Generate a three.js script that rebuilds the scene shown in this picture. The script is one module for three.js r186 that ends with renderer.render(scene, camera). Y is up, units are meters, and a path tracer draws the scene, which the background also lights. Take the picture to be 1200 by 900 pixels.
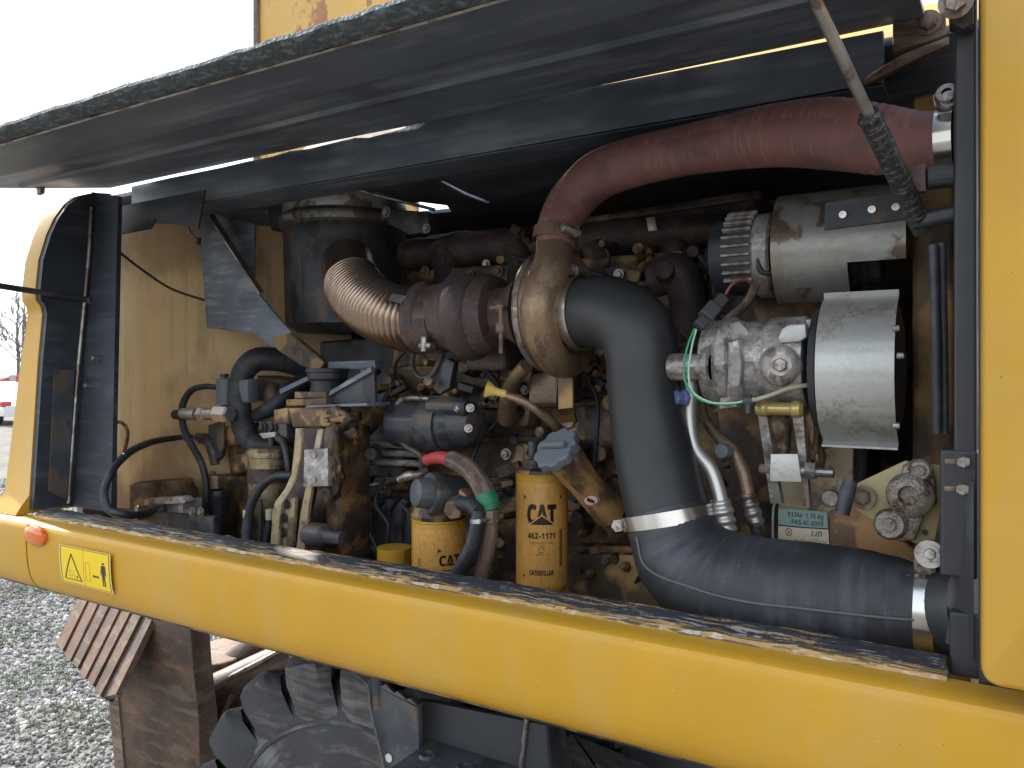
import * as THREE from 'three';
import { mergeGeometries, toCreasedNormals, mergeVertices } from 'three/addons/utils/BufferGeometryUtils.js';
import { RoundedBoxGeometry } from 'three/addons/geometries/RoundedBoxGeometry.js';

// ---------------------------------------------------------------- camera, sky, sun, exposure
const H = 1.65;                                   // eye height above the ground, metres
const TH = 31 * Math.PI / 180, SN = Math.sin(TH), CS = Math.cos(TH);
const F = 900, HY = 437;                          // focal length and horizon row of the 1200 x 900 photograph
const scene = new THREE.Scene();
const camera = new THREE.PerspectiveCamera(2 * Math.atan(450 / F) * 180 / Math.PI, 4 / 3, 0.05, 900);
camera.position.set(0, H, 0);
camera.lookAt(-SN, H, -CS);
camera.setViewOffset(1200, 900, 0, 450 - HY, 1200, 900);
const SUN = new THREE.Vector3(-0.80, 0.66, -0.16).normalize();
{
  const w = 256, h = 128, d = new Float32Array(w * h * 4);
  for (let j = 0; j < h; j++) for (let i = 0; i < w; i++) {
    const el = ((j + .5) / h - .5) * Math.PI, az = ((i + .5) / w - .5) * 2 * Math.PI;
    const v = new THREE.Vector3(Math.cos(el) * Math.cos(az), Math.sin(el), Math.cos(el) * Math.sin(az));
    const e = Math.max(0, v.y), glow = Math.pow(Math.max(0, v.dot(SUN)), 6) * .9 + Math.pow(Math.max(0, v.dot(SUN)), 60) * 2.2;
    const k = Math.pow(1 - e, 1.6), b = v.y < 0 ? .55 : 1;
    const o = (j * w + i) * 4;
    d[o] = (.62 + .42 * k + glow) * b; d[o + 1] = (.74 + .32 * k + glow * .97) * b; d[o + 2] = (.95 + .13 * k + glow * .88) * b; d[o + 3] = 1;
  }
  const t = new THREE.DataTexture(d, w, h, THREE.RGBAFormat, THREE.FloatType);
  t.mapping = THREE.EquirectangularReflectionMapping; t.magFilter = t.minFilter = THREE.LinearFilter; t.needsUpdate = true;
  scene.background = t; scene.environment = t; scene.environmentIntensity = 1; scene.backgroundIntensity = 1;
}
const sun = new THREE.DirectionalLight(new THREE.Color(1, .93, .82), 4.2);
sun.position.copy(SUN).multiplyScalar(30).add(new THREE.Vector3(-1, 1, -1.5)); sun.target.position.set(-1, 1, -1.5);
sun.castShadow = true; sun.shadow.mapSize.set(2048, 2048); sun.shadow.radius = 2;
Object.assign(sun.shadow.camera, { left: -12, right: 12, top: 12, bottom: -12, near: 1, far: 80 });
scene.add(sun, sun.target);
const renderer = new THREE.WebGLRenderer({ antialias: true });
renderer.setSize(1024, 768);
renderer.shadowMap.enabled = true;
renderer.toneMapping = THREE.LinearToneMapping;
renderer.toneMappingExposure = 2.15;

// ---------------------------------------------------------------- seeded noise
function rng(seed) { let a = seed >>> 0; return () => { a = (a + 0x6D2B79F5) | 0; let t = Math.imul(a ^ (a >>> 15), 1 | a); t = (t + Math.imul(t ^ (t >>> 7), 61 | t)) ^ t; return ((t ^ (t >>> 14)) >>> 0) / 4294967296; }; }
const R = rng(71);
const rr = (a, b) => a + (b - a) * R();
const V = (x, y, z) => new THREE.Vector3(x, y, z);
const lerp = (a, b, t) => a + (b - a) * t, clamp = (x, a = 0, b = 1) => Math.min(b, Math.max(a, x)), sst = (a, b, x) => { const t = clamp((x - a) / (b - a)); return t * t * (3 - 2 * t); };
const perm = new Float32Array(65536); { const q = rng(9); for (let i = 0; i < 65536; i++) perm[i] = q(); }
function vnoise(x, y, px, py, s) {                // periodic value noise
  const xi = Math.floor(x), yi = Math.floor(y), fx = x - xi, fy = y - yi, ux = fx * fx * (3 - 2 * fx), uy = fy * fy * (3 - 2 * fy);
  const x0 = ((xi % px) + px) % px, x1 = (x0 + 1) % px, y0 = ((yi % py) + py) % py, y1 = (y0 + 1) % py;
  const h = (a, b) => perm[(a * 157 + b * 1013 + s * 7919) & 65535];
  return lerp(lerp(h(x0, y0), h(x1, y0), ux), lerp(h(x0, y1), h(x1, y1), ux), uy);
}
function fbm(u, v, fx, fy, oct, s) { let a = .5, t = 0, n = 0; for (let i = 0; i < oct; i++) { t += a * vnoise(u * fx, v * fy, fx, fy, s + i); n += a; a *= .55; fx *= 2; fy *= 2; } return t / n; }
const n3 = (x, y, z) => vnoise(x + 31.7 * Math.sin(z * .7), y + z * 1.3, 251, 251, 3) - .5;

// ---------------------------------------------------------------- textures (what surfaces are made of)
const toS = c => { c = clamp(c); return 255 * (c <= .0031308 ? 12.92 * c : 1.055 * Math.pow(c, 1 / 2.4) - .055); };
function tex(n, fn, srgb = true) {
  const d = new Uint8Array(n * n * 4);
  for (let j = 0; j < n; j++) for (let i = 0; i < n; i++) {
    const c = fn((i + .5) / n, (j + .5) / n), o = (j * n + i) * 4;
    for (let k = 0; k < 3; k++) d[o + k] = srgb ? toS(c[k]) : 255 * clamp(c[k]);
    d[o + 3] = 255;
  }
  const t = new THREE.DataTexture(d, n, n); t.wrapS = t.wrapT = THREE.RepeatWrapping; t.magFilter = THREE.LinearFilter; t.minFilter = THREE.LinearMipmapLinearFilter; t.generateMipmaps = true;
  if (srgb) t.colorSpace = THREE.SRGBColorSpace; t.needsUpdate = true; return t;
}
const mix = (a, b, t) => [lerp(a[0], b[0], t), lerp(a[1], b[1], t), lerp(a[2], b[2], t)];
const mul = (a, k) => [a[0] * k, a[1] * k, a[2] * k];
const grey = f => tex(256, (u, v) => { const x = f(u, v); return [x, x, x]; }, false);
const bumpFine = grey((u, v) => fbm(u, v, 24, 24, 4, 5));
const bumpCast = grey((u, v) => .55 * fbm(u, v, 40, 40, 3, 15) + .45 * fbm(u, v, 6, 6, 4, 25));
const bumpStreak = grey((u, v) => fbm(u, v, 4, 90, 3, 35));
const roughVar = grey((u, v) => .55 + .9 * (fbm(u, v, 5, 5, 5, 45) - .3));
// specks: sparse chips with an outline of their own
function specks(list, u, v) { let best = 0; for (const [x, y, r] of list) { let dx = Math.abs(u - x), dy = Math.abs(v - y); dx = Math.min(dx, 1 - dx); dy = Math.min(dy, 1 - dy); const d2 = dx * dx + dy * dy; if (d2 < r * r) best = 1; } return best; }
const spk = (n, r0, r1, seed) => { const q = rng(seed); return Array.from({ length: n }, () => [q(), q(), r0 + (r1 - r0) * q() * q()]); };
const s1 = spk(130, .0006, .0026, 4), s2 = spk(90, .0006, .0026, 6);
// patches with a ragged outline: warped fractal noise
const WF = [0, 1].map(k => { const d = new Float32Array(65536); for (let y = 0; y < 256; y++) for (let x = 0; x < 256; x++) d[y * 256 + x] = fbm(x / 256, y / 256, 9, 9, 5, 240 + 20 * k) - .5; return d; });
const wfb = (u, v, fx, fy, oct, s, w = .03) => { const i = (((v * 256 + s * 37) & 255) << 8) | ((u * 256 + s * 91) & 255); return fbm(u + WF[0][i] * w, v + WF[1][i] * w, fx, fy, oct, s); };
const T = {
  yellow: tex(1024, (u, v) => {
    let c = mul([.515, .280, .022], .89 + .2 * fbm(u, v, 5, 5, 6, 1)); c = mix(c, [.44, .240, .020], .5 * sst(.35, .75, fbm(u, v, 3, 3, 6, 8)));
    c = mul(c, .975 + .05 * fbm(u, v, 4, 140, 3, 2)); c = mix(c, [.44, .29, .09], .30 * sst(.45, .75, fbm(u, v, 10, 6, 6, 153))); if (specks(s1, u, v)) c = mix(c, [.12, .075, .04], .6); if (specks(s2, u, v)) c = mix(c, [.60, .47, .22], .5); return c;
  }),
  yellowOld: tex(512, (u, v) => {
    let c = mul([.68, .50, .26], .84 + .3 * fbm(u, v, 5, 5, 6, 11)); c = mix(c, [.42, .29, .16], .4 * sst(.48, .75, fbm(u, v, 50, 3, 5, 12))); c = mix(c, [.15, .10, .065], .55 * sst(.56, .78, fbm(u, v, 6, 3, 6, 18))); return c;
  }),
  grimeTan: tex(512, (u, v) => {
    let c = mul([.40, .25, .095], .7 + .6 * fbm(u, v, 6, 6, 5, 16)); c = mix(c, [.10, .065, .04], .85 * sst(.42, .60, wfb(u, v, 7, 6, 6, 17))); c = mix(c, [.028, .026, .026], .8 * sst(.55, .68, wfb(u, v, 9, 7, 5, 19))); return c;
  }),
  paleTan: tex(512, (u, v) => {
    let c = mul([.37, .285, .165], .7 + .6 * fbm(u, v, 6, 6, 6, 131)); c = mix(c, [.19, .115, .06], .7 * sst(.50, .66, wfb(u, v, 9, 8, 6, 132))); c = mix(c, [.47, .43, .36], .5 * sst(.52, .68, wfb(u, v, 14, 14, 5, 133))); c = mix(c, [.05, .04, .034], .7 * sst(.58, .68, wfb(u, v, 12, 9, 5, 134))); return c;
  }),
  scuff: tex(512, (u, v) => { const f = fbm(u, v, 90, 90, 3, 141); let c = mul([.03, .033, .038], .6 + .8 * f); c = mix(c, [.20, .195, .185], .6 * sst(.54, .66, wfb(u, v, 60, 18, 5, 142) + .1 * (f - .5))); return c; }),
  yellowRust: tex(512, (u, v) => {
    let c = mul([.54, .32, .075], .85 + .3 * fbm(u, v, 4, 4, 6, 21)); const f = fbm(u, v, 60, 60, 3, 23), r = wfb(u, v, 8, 4, 6, 22) + .12 * (f - .5);
    c = mix(c, mul([.25, .10, .04], .6 + .8 * f), .9 * sst(.56, .63, r)); return c;
  }),
  black: tex(512, (u, v) => {
    let c = mul([.098, .122, .162], .7 + .6 * fbm(u, v, 5, 5, 5, 31)); const st = wfb(u, v, 4, 50, 5, 32, .02);  // base lifted towards blue: part of the lens haze is in this colour
    c = mix(c, [.24, .26, .29], .65 * sst(.48, .72, .55 * st + .45 * fbm(u, v, 6, 6, 6, 33))); c = mix(c, [.045, .055, .072], .5 * sst(.52, .75, wfb(u, v, 6, 9, 5, 34))); if (specks(s2, u, v)) c = mix(c, [.3, .3, .3], .3); return c;
  }),
  seal: tex(512, (u, v) => {
    let c = mul([.065, .08, .095], .6 + .8 * fbm(u, v, 12, 12, 5, 36)); c = mix(c, [.20, .235, .235], .55 * sst(.50, .70, wfb(u, v, 30, 60, 5, 37))); return c;
  }),
  oily: tex(512, (u, v) => {
    const a = wfb(u, v, 7, 7, 6, 41), b = wfb(u, v, 16, 14, 5, 42); let c = mix([.050, .038, .030], [.150, .090, .045], sst(.35, .62, a));
    c = mix(c, [.32, .19, .070], .8 * sst(.52, .66, b * .6 + a * .4)); c = mix(c, [.018, .018, .021], .85 * sst(.48, .64, wfb(u, v, 10, 6, 6, 43))); return c;
  }),
  dark: tex(512, (u, v) => {
    const a = fbm(u, v, 6, 6, 6, 51); let c = mix([.034, .042, .055], [.078, .083, .094], sst(.25, .75, a));  // tones raised and blued to carry some veiling haze in the colour
    c = mix(c, [.115, .082, .056], .8 * sst(.50, .68, wfb(u, v, 14, 11, 6, 52))); c = mix(c, [.016, .016, .018], .7 * sst(.54, .7, wfb(u, v, 9, 7, 5, 53))); return c;
  }),
  alu: tex(512, (u, v) => {
    const a = fbm(u, v, 7, 7, 6, 61), b = fbm(u, v, 60, 60, 3, 62); let c = mul([.33, .315, .30], .6 + .8 * a);
    c = mix(c, [.66, .65, .63], .75 * sst(.48, .68, .6 * wfb(u, v, 14, 12, 6, 63) + .4 * b)); c = mix(c, [.11, .080, .062], .8 * sst(.50, .68, .75 * wfb(u, v, 8, 11, 6, 64) + .25 * b)); return c;
  }),
  galv: tex(512, (u, v) => {
    const a = fbm(u, v, 5, 5, 6, 66), b = fbm(u, v, 90, 90, 3, 67); let c = mul([.47, .485, .47], .78 + .36 * a);
    c = mix(c, [.25, .20, .145], .75 * sst(.50, .64, .5 * wfb(u, v, 6, 6, 5, 68) + .5 * b)); c = mix(c, [.60, .61, .60], .4 * sst(.60, .7, b)); return c;
  }),
  guard: tex(512, (u, v) => {
    const a = fbm(u, v, 5, 5, 6, 71), b = fbm(u, v, 60, 60, 3, 72); let c = mix([.31, .315, .305], [.27, .25, .20], sst(.42, .72, a)); c = mul(c, .85 + .3 * b);
    c = mix(c, mul([.115, .068, .048], .7 + .7 * b), .9 * sst(.52, .60, wfb(u, v, 6, 6, 6, 73) + .12 * (b - .5))); return c;
  }),
  rust: tex(512, (u, v) => {
    const a = fbm(u, v, 7, 7, 6, 76), b = fbm(u, v, 80, 80, 3, 77); let c = mix([.082, .058, .049], [.175, .112, .080], sst(.3, .7, a)); c = mul(c, .65 + .7 * b);
    c = mix(c, [.26, .22, .185], .5 * sst(.56, .72, wfb(u, v, 5, 30, 5, 78))); return c;
  }),
  steel: tex(512, (u, v) => { const a = fbm(u, v, 7, 7, 6, 81); return mix(mul([.33, .315, .295], .6 + .8 * a), [.13, .085, .058], .8 * sst(.48, .66, wfb(u, v, 10, 10, 5, 82))); }),
  gold: tex(512, (u, v) => {
    const a = fbm(u, v, 6, 6, 6, 86), b = fbm(u, v, 90, 90, 3, 87); let c = mix([.17, .122, .082], [.30, .205, .125], sst(.3, .7, a)); c = mul(c, .8 + .4 * b);
    c = mix(c, [.085, .066, .052], .7 * sst(.52, .68, .7 * wfb(u, v, 10, 10, 6, 88) + .3 * b)); return c;
  }),
  maroon: tex(512, (u, v) => {
    const a = fbm(u, v, 7, 7, 6, 91), b = fbm(u, v, 80, 80, 3, 94); let c = mul([.075, .052, .050], .6 + .8 * a); c = mix(c, [.135, .082, .060], .7 * sst(.50, .68, wfb(u, v, 12, 12, 5, 92))); c = mul(c, .75 + .5 * b); c = mix(c, [.030, .030, .034], .7 * sst(.50, .68, wfb(u, v, 6, 9, 5, 93))); return c;
  }),
  rubber: tex(512, (u, v) => {
    let c = mul([.020, .022, .026], .8 + .4 * fbm(u, v, 5, 5, 5, 96)); const d = .55 * wfb(u, v, 60, 4, 5, 97, .015) + .45 * fbm(u, v, 6, 6, 6, 98);
    c = mix(c, [.080, .088, .110], .62 * sst(.42, .72, .5 * d + .5 * fbm(u, v, 10, 8, 6, 99))); if (specks(s2, u, v)) c = mix(c, [.30, .30, .31], .5); return c;
  }),
  rubberSoft: tex(512, (u, v) => {
    let c = mul([.017, .019, .021], .8 + .4 * fbm(u, v, 5, 5, 5, 196)); c = mix(c, [.038, .041, .046], .7 * sst(.45, .75, wfb(u, v, 4, 6, 6, 198))); return c;
  }),
  redhose: tex(512, (u, v) => {
    let c = mul([.180, .080, .074], .75 + .5 * fbm(u, v, 6, 6, 6, 101)); const w = .5 + .5 * Math.sin(u * Math.PI * 2 * 120); c = mul(c, .95 + .07 * w);
    c = mix(c, [.27, .18, .155], .55 * sst(.50, .74, .7 * wfb(u, v, 90, 12, 5, 102, .02) + .3 * fbm(u, v, 4, 4, 5, 103))); c = mix(c, [.075, .052, .056], .6 * sst(.50, .7, wfb(u, v, 7, 7, 5, 104))); return c;
  }),
  tyre: tex(512, (u, v) => {
    let c = mul([.036, .037, .040], .7 + .6 * fbm(u, v, 8, 8, 5, 106)); c = mix(c, [.17, .166, .155], .7 * sst(.47, .72, .45 * wfb(u, v, 8, 60, 5, 107, .02) + .55 * fbm(u, v, 5, 5, 6, 108))); return c;
  }),
  sill: tex(1024, (u, v) => {                      // black paint rubbed through to tan and bright metal, scratched lengthways
    const f = fbm(u, v, 200, 200, 3, 113); let c = mul([.026, .028, .034], .6 + f); c = mix(c, mul([.36, .22, .085], .6 + .7 * f), .7 * sst(.61, .67, wfb(u, v, 10, 110, 5, 112, .01) + .12 * (f - .5)));
    c = mix(c, [.42, .41, .40], .55 * sst(.635, .69, wfb(u, v, 16, 160, 5, 114, .008) + .10 * (f - .5))); return c;
  }),
  sillLip: tex(1024, (u, v) => {
    const f = fbm(u, v, 200, 200, 3, 117); let c = mul([.40, .255, .095], .65 + .6 * fbm(u, v, 20, 90, 4, 118)); c = mix(c, mul([.05, .042, .036], .6 + f), .9 * sst(.46, .55, wfb(u, v, 9, 120, 5, 119, .01) + .12 * (f - .5))); c = mix(c, [.50, .47, .42], .7 * sst(.63, .68, wfb(u, v, 24, 110, 5, 120, .01))); return c;
  }),
  gravel: tex(512, (u, v) => {
    const a = fbm(u, v, 5, 5, 5, 121), b = fbm(u, v, 90, 90, 3, 122), c0 = fbm(u, v, 200, 200, 2, 123); let c = mul([.15, .142, .13], .35 + .85 * b + .4 * c0); c = mix(c, [.085, .08, .075], .7 * sst(.52, .7, a)); return mix(c, [.075, .10, .035], .5 * sst(.64, .74, fbm(u, v, 9, 9, 4, 124)));
  }),
};
const M = {};
const C = (r, g, b) => new THREE.Color(r, g, b);
function withRep(t, rep) { const c = t.clone(); c.repeat.set(rep, rep); c.needsUpdate = true; return c; }
const repCache = new Map();
const rep = (t, r) => { const k = t.uuid + r; if (!repCache.has(k)) repCache.set(k, withRep(t, r)); return repCache.get(k); };
function mk(name, map, r, rough, metal, bump, bs, extra) {
  const o = { roughness: rough, metalness: metal };
  if (map && map.isTexture) o.map = rep(map, r); else if (map) o.color = map;
  if (bump) { o.bumpMap = rep(bump, r * 2); o.bumpScale = bs; }
  const m = new THREE.MeshPhysicalMaterial(Object.assign(o, extra)); m.name = name; m.side = THREE.DoubleSide; return M[name] = m;
}
mk('yellow', T.yellow, 1.6, .46, 0, bumpFine, .0003, { clearcoat: .12, clearcoatRoughness: .2, specularIntensity: .6 });
mk('yellowOld', T.yellowOld, 1.3, .6, 0, bumpFine, .0004);
mk('yellowRust', T.yellowRust, 1.1, .6, 0, bumpFine, .001);
mk('black', T.black, 1.2, .5, 0, bumpFine, .0005, { clearcoat: .2, clearcoatRoughness: .4 });
mk('blackGloss', T.dark, 2.6, .3, 0, bumpFine, .0004, { color: C(.75, .75, .78) });
mk('seal', T.seal, 3, .85, 0, bumpCast, .004);
mk('oily', T.oily, 1.8, .5, .1, bumpCast, .0015);
mk('dark', T.dark, 2.2, .5, .1, bumpCast, .0012);
mk('alu', T.alu, 3.2, .5, .35, bumpCast, .0012);
mk('galv', T.galv, 2.3, .42, .45, bumpFine, .0003);
mk('guard', T.guard, 2.1, .42, .5, bumpFine, .0003);
mk('rust', T.rust, 1.8, .72, .1, bumpCast, .0015);
mk('steel', T.steel, 4, .38, .7, bumpFine, .0003);
mk('shiny', C(.56, .545, .51), 1, .27, .95);
mk('bolt', T.steel, 9, .4, .75);
mk('gold', T.gold, 2.8, .45, .45, bumpCast, .0012);
mk('maroon', T.maroon, 2.6, .6, .2, bumpCast, .002);
mk('rubber', T.rubber, 2.0, .55, 0, bumpFine, .0004);
mk('rubberSoft', T.rubberSoft, 1.6, .5, 0, bumpFine, .0003);
mk('rubberDark', C(.028, .031, .037), 1, .6, 0, bumpFine, .0004);
mk('redhose', T.redhose, 2.2, .62, 0, bumpFine, .0008);
mk('tyre', T.tyre, 1.6, .8, 0, bumpCast, .003);
mk('sill', T.sill, 1.7, .55, 0, bumpStreak, .0015); mk('sillLip', T.sillLip, 2.2, .6, 0, bumpStreak, .0015);
mk('tan', T.grimeTan, 1.7, .55, 0, bumpFine, .0006);
mk('paleTan', T.paleTan, 3, .5, .1, bumpCast, .001); mk('scuff', T.scuff, 9, .42, .2, bumpFine, .0004); mk('frame', C(.030, .033, .039), 1, .42, 0, bumpFine, .0005);
mk('greasy', T.guard, 5, .2, .25, bumpCast, .002, { color: C(.62, .56, .50) }); mk('olive', C(.30, .25, .125), 1, .45, .15, bumpFine, .0005); mk('brass', T.gold, 4, .3, .6); mk('shadeFill', C(.030, .032, .037), 1, .6, 0, bumpCast, .001);
mk('zinc', C(.50, .495, .47), 1, .36, .8, bumpFine, .0003); mk('aluPipe', C(.52, .51, .48), 1, .4, .75, bumpFine, .0004); mk('litSeamRubber', C(.085, .09, .10), 1, .6, 0); mk('flex', C(.36, .275, .215), 1, .27, .92, bumpFine, .0004); mk('padRust', T.rust, 2.2, .75, 0, bumpCast, .0015, { color: C(.66, .54, .45) });
mk('green', C(.02, .32, .15), 1, .5, 0); mk('paleGreen', C(.36, .60, .46), 1, .5, 0); mk('beige', C(.42, .40, .29), 1, .6, 0);
mk('blueCap', C(.10, .13, .28), 1, .5, 0); mk('greenTape', C(.02, .17, .085), 1, .55, 0);
mk('redRubber', C(.42, .05, .045), 1, .55, 0); mk('brownSleeve', T.rust, 5, .85, 0, bumpStreak, .002);
mk('frameDirt', T.black, 2.2, .55, 0, bumpFine, .0006, { color: C(.27, .28, .29) }); mk('wallTan', T.grimeTan, 1.3, .6, 0, bumpFine, .0006); mk('knob', C(.075, .083, .095), 1, .5, 0, bumpCast, .001); mk('plastic', C(.045, .05, .06), 1, .5, 0); mk('greyPlastic', C(.13, .15, .17), 1, .55, 0, bumpCast, .001);
mk('gravel', T.gravel, .45, .95, 0, bumpCast, .02);
mk('amber', C(.62, .13, .015), 1, .18, 0, null, 0, { clearcoat: .6 });
mk('yellowPlastic', C(.62, .44, .11), 1, .45, 0);
mk('silver', C(.35, .34, .32), 1, .35, .5);

// ---------------------------------------------------------------- pixel helpers: a pixel gives a direction, the depth Z comes from the part's place in the bay
function P(px, py, Z) { const u = (px - 600) / F, v = (HY - py) / F, dz = -CS - SN * u, t = Z / dz; return V((-SN + CS * u) * t, v * t + H, Z); }
const mpp = (px, Z) => Z / (-CS - SN * (px - 600) / F) / F;       // metres per pixel there
const Yp = y => y + H;

// ---------------------------------------------------------------- geometry helpers
function boxUV(g) {
  g = g.index ? g.toNonIndexed() : g; if (!g.attributes.normal) g.computeVertexNormals();
  const p = g.attributes.position, uv = new Float32Array(p.count * 2), a = V(), b = V(), c = V();
  for (let i = 0; i < p.count; i += 3) {
    a.fromBufferAttribute(p, i); b.fromBufferAttribute(p, i + 1); c.fromBufferAttribute(p, i + 2);
    const n = b.clone().sub(a).cross(c.clone().sub(a)), x = Math.abs(n.x), y = Math.abs(n.y), z = Math.abs(n.z);
    for (let k = 0; k < 3; k++) { const q = [a, b, c][k]; let s, t; if (z >= x && z >= y) { s = q.x; t = q.y; } else if (y >= x) { s = q.x; t = q.z; } else { s = q.z; t = q.y; } uv[(i + k) * 2] = s; uv[(i + k) * 2 + 1] = t; }
  }
  g.setAttribute('uv', new THREE.BufferAttribute(uv, 2)); return g;
}
const clean = g => { for (const k of Object.keys(g.attributes)) if (!['position', 'normal', 'uv'].includes(k)) g.deleteAttribute(k); return g.index ? g.toNonIndexed() : g; };
const join = a => Array.isArray(a) ? (a.length === 1 ? clean(a[0]) : mergeGeometries(a.map(clean))) : a;
function sweep(pts, rad, { per = 10, radial = 18, caps = true, mod = null } = {}) {
  const cv = new THREE.CatmullRomCurve3(pts, false, 'centripetal'), N = Math.max(2, Math.round(per * (pts.length - 1)));
  const pos = [], nor = [], uv = [], idx = []; let nrm = null, len = 0, prev = null; const ra = t => { if (!Array.isArray(rad)) return rad; const f = t * (rad.length - 1), i = Math.min(rad.length - 2, Math.floor(f)), s = f - i; return lerp(rad[i], rad[i + 1], s * s * (3 - 2 * s) * .5 + s * .5); };
  const rings = [];
  for (let i = 0; i <= N; i++) {
    const t = i / N, p = cv.getPoint(t), tg = cv.getTangent(t).normalize(); if (prev) len += p.distanceTo(prev); prev = p;
    if (!nrm) { nrm = Math.abs(tg.y) < .9 ? V(0, 1, 0) : V(0, 0, 1); } nrm = nrm.clone().addScaledVector(tg, -nrm.dot(tg)).normalize(); const bn = tg.clone().cross(nrm);
    rings.push({ p, tg });
    for (let j = 0; j <= radial; j++) { const a = j / radial * Math.PI * 2, r = ra(t) * (mod ? mod(len, a, t) : 1), dr = nrm.clone().multiplyScalar(Math.cos(a)).addScaledVector(bn, Math.sin(a)); pos.push(p.x + dr.x * r, p.y + dr.y * r, p.z + dr.z * r); uv.push(len, j / radial * ra(.5) * 6.28); }
  }
  const W = radial + 1; for (let i = 0; i < N; i++) for (let j = 0; j < radial; j++) { const a = i * W + j, b = a + W; idx.push(a, a + 1, b, b, a + 1, b + 1); }
  if (caps) for (const [i, s] of [[0, 1], [N, -1]]) { const c = pos.length / 3, r = rings[i]; pos.push(r.p.x, r.p.y, r.p.z); uv.push(0, 0); const base = pos.length / 3; for (let j = 0; j <= radial; j++) { const k = (i * W + j) * 3; pos.push(pos[k], pos[k + 1], pos[k + 2]); uv.push(Math.cos(j) * .02, Math.sin(j) * .02); } for (let j = 0; j < radial; j++) s > 0 ? idx.push(c, base + j + 1, base + j) : idx.push(c, base + j, base + j + 1); }
  const g = new THREE.BufferGeometry(); g.setAttribute('position', new THREE.Float32BufferAttribute(pos, 3)); g.setAttribute('uv', new THREE.Float32BufferAttribute(uv, 2)); g.setIndex(idx); g.computeVertexNormals();
  const n = g.attributes.normal; for (let i = 0; i <= N; i++) { const a = i * W, b = a + radial, v = V(n.getX(a) + n.getX(b), n.getY(a) + n.getY(b), n.getZ(a) + n.getZ(b)).normalize(); n.setXYZ(a, v.x, v.y, v.z); n.setXYZ(b, v.x, v.y, v.z); }
  return g.toNonIndexed();
}
// hose from pixel stations [px, py, Z, width in px]
function hose(st, o = {}) { return sweep(st.map(s => P(s[0], s[1], s[2])), st.map(s => s[3] * mpp(s[0], s[2]) / 2), o); }
const UPV = V(0, 1, 0);
function lathe(prof, at, dir, radial = 32, crease = .6) {        // prof: [height along dir, radius]
  let g = new THREE.LatheGeometry(prof.map(([h, r]) => new THREE.Vector2(Math.max(1e-5, r), h)), radial);
  const rm = prof.reduce((m, p) => Math.max(m, p[1]), 0), uv = g.attributes.uv; let l = [0]; for (let i = 1; i < prof.length; i++) l.push(l[i - 1] + Math.hypot(prof[i][0] - prof[i - 1][0], prof[i][1] - prof[i - 1][1]));
  for (let i = 0; i <= radial; i++) for (let j = 0; j < prof.length; j++) uv.setXY(i * prof.length + j, i / radial * rm * 6.28, l[j]);
  g = toCreasedNormals(g, crease);
  g.applyQuaternion(new THREE.Quaternion().setFromUnitVectors(UPV, dir.clone().normalize())); g.translate(at.x, at.y, at.z); return clean(g);
}
const cyl = (at, dir, r, h, n = 24, b) => { b = b ?? Math.min(r, h) * .12; return lathe([[0, 0], [0, r - b], [b, r], [h - b, r], [h, r - b], [h, 0]], at, dir, n); };
function poly(pts, Z, depth, bev = .002) {                        // pixel outline on the plane Z, extruded backwards
  const w = pts.map(p => P(p[0], p[1], Z)); return polyW(w.map(p => [p.x, p.y]), Z, depth, bev);
}
function polyW(xy, Z, depth, bev = .002, holes) {
  const s = new THREE.Shape(xy.map(p => new THREE.Vector2(p[0], p[1]))); if (holes) for (const h of holes) s.holes.push(new THREE.Path(h.map(p => new THREE.Vector2(p[0], p[1]))));
  const g = new THREE.ExtrudeGeometry(s, { depth: Math.max(1e-4, depth - 2 * bev), bevelEnabled: bev > 0, bevelSize: bev, bevelThickness: bev, bevelOffset: -bev, bevelSegments: 2, curveSegments: 16 });
  g.translate(0, 0, Z - depth + bev); return boxUV(toCreasedNormals(clean(g), .5));
}
function extX(prof, x0, x1, steps = 1, jig = null, crease = .7) {  // prof [z, y] outline swept along X
  const s = new THREE.Shape(prof.map(p => new THREE.Vector2(p[0], p[1])));
  let g = new THREE.ExtrudeGeometry(s, { depth: x1 - x0, steps, bevelEnabled: false });
  g.applyMatrix4(new THREE.Matrix4().makeBasis(V(0, 0, 1), V(0, 1, 0), V(-1, 0, 0)).setPosition(x1, 0, 0));
  if (jig) { const p = g.attributes.position, v = V(); for (let i = 0; i < p.count; i++) { v.fromBufferAttribute(p, i); jig(v); p.setXYZ(i, v.x, v.y, v.z); } g.computeVertexNormals(); }
  return boxUV(toCreasedNormals(clean(g), crease));
}
function hexa(p, off) {                                            // four corners (counter-clockwise from the front) and a thickness vector
  const q = p.map(v => v.clone().add(off)), f = [[p[0], p[1], p[2], p[3]], [q[3], q[2], q[1], q[0]], [p[1], p[0], q[0], q[1]], [p[2], p[1], q[1], q[2]], [p[3], p[2], q[2], q[3]], [p[0], p[3], q[3], q[0]]], a = [];
  for (const [A, B, D, E] of f) for (const v of [A, B, D, A, D, E]) a.push(v.x, v.y, v.z);
  const g = new THREE.BufferGeometry(); g.setAttribute('position', new THREE.Float32BufferAttribute(a, 3)); g.computeVertexNormals(); return boxUV(g);
}
function rbox(c, sx, sy, sz, rot, r = .004) { const g = new RoundedBoxGeometry(sx, sy, sz, 2, Math.min(r, sx * .4, sy * .4, sz * .4)); if (rot) g.applyMatrix4(new THREE.Matrix4().makeRotationFromEuler(new THREE.Euler(...rot))); g.translate(c.x, c.y, c.z); return boxUV(clean(g)); }
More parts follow.
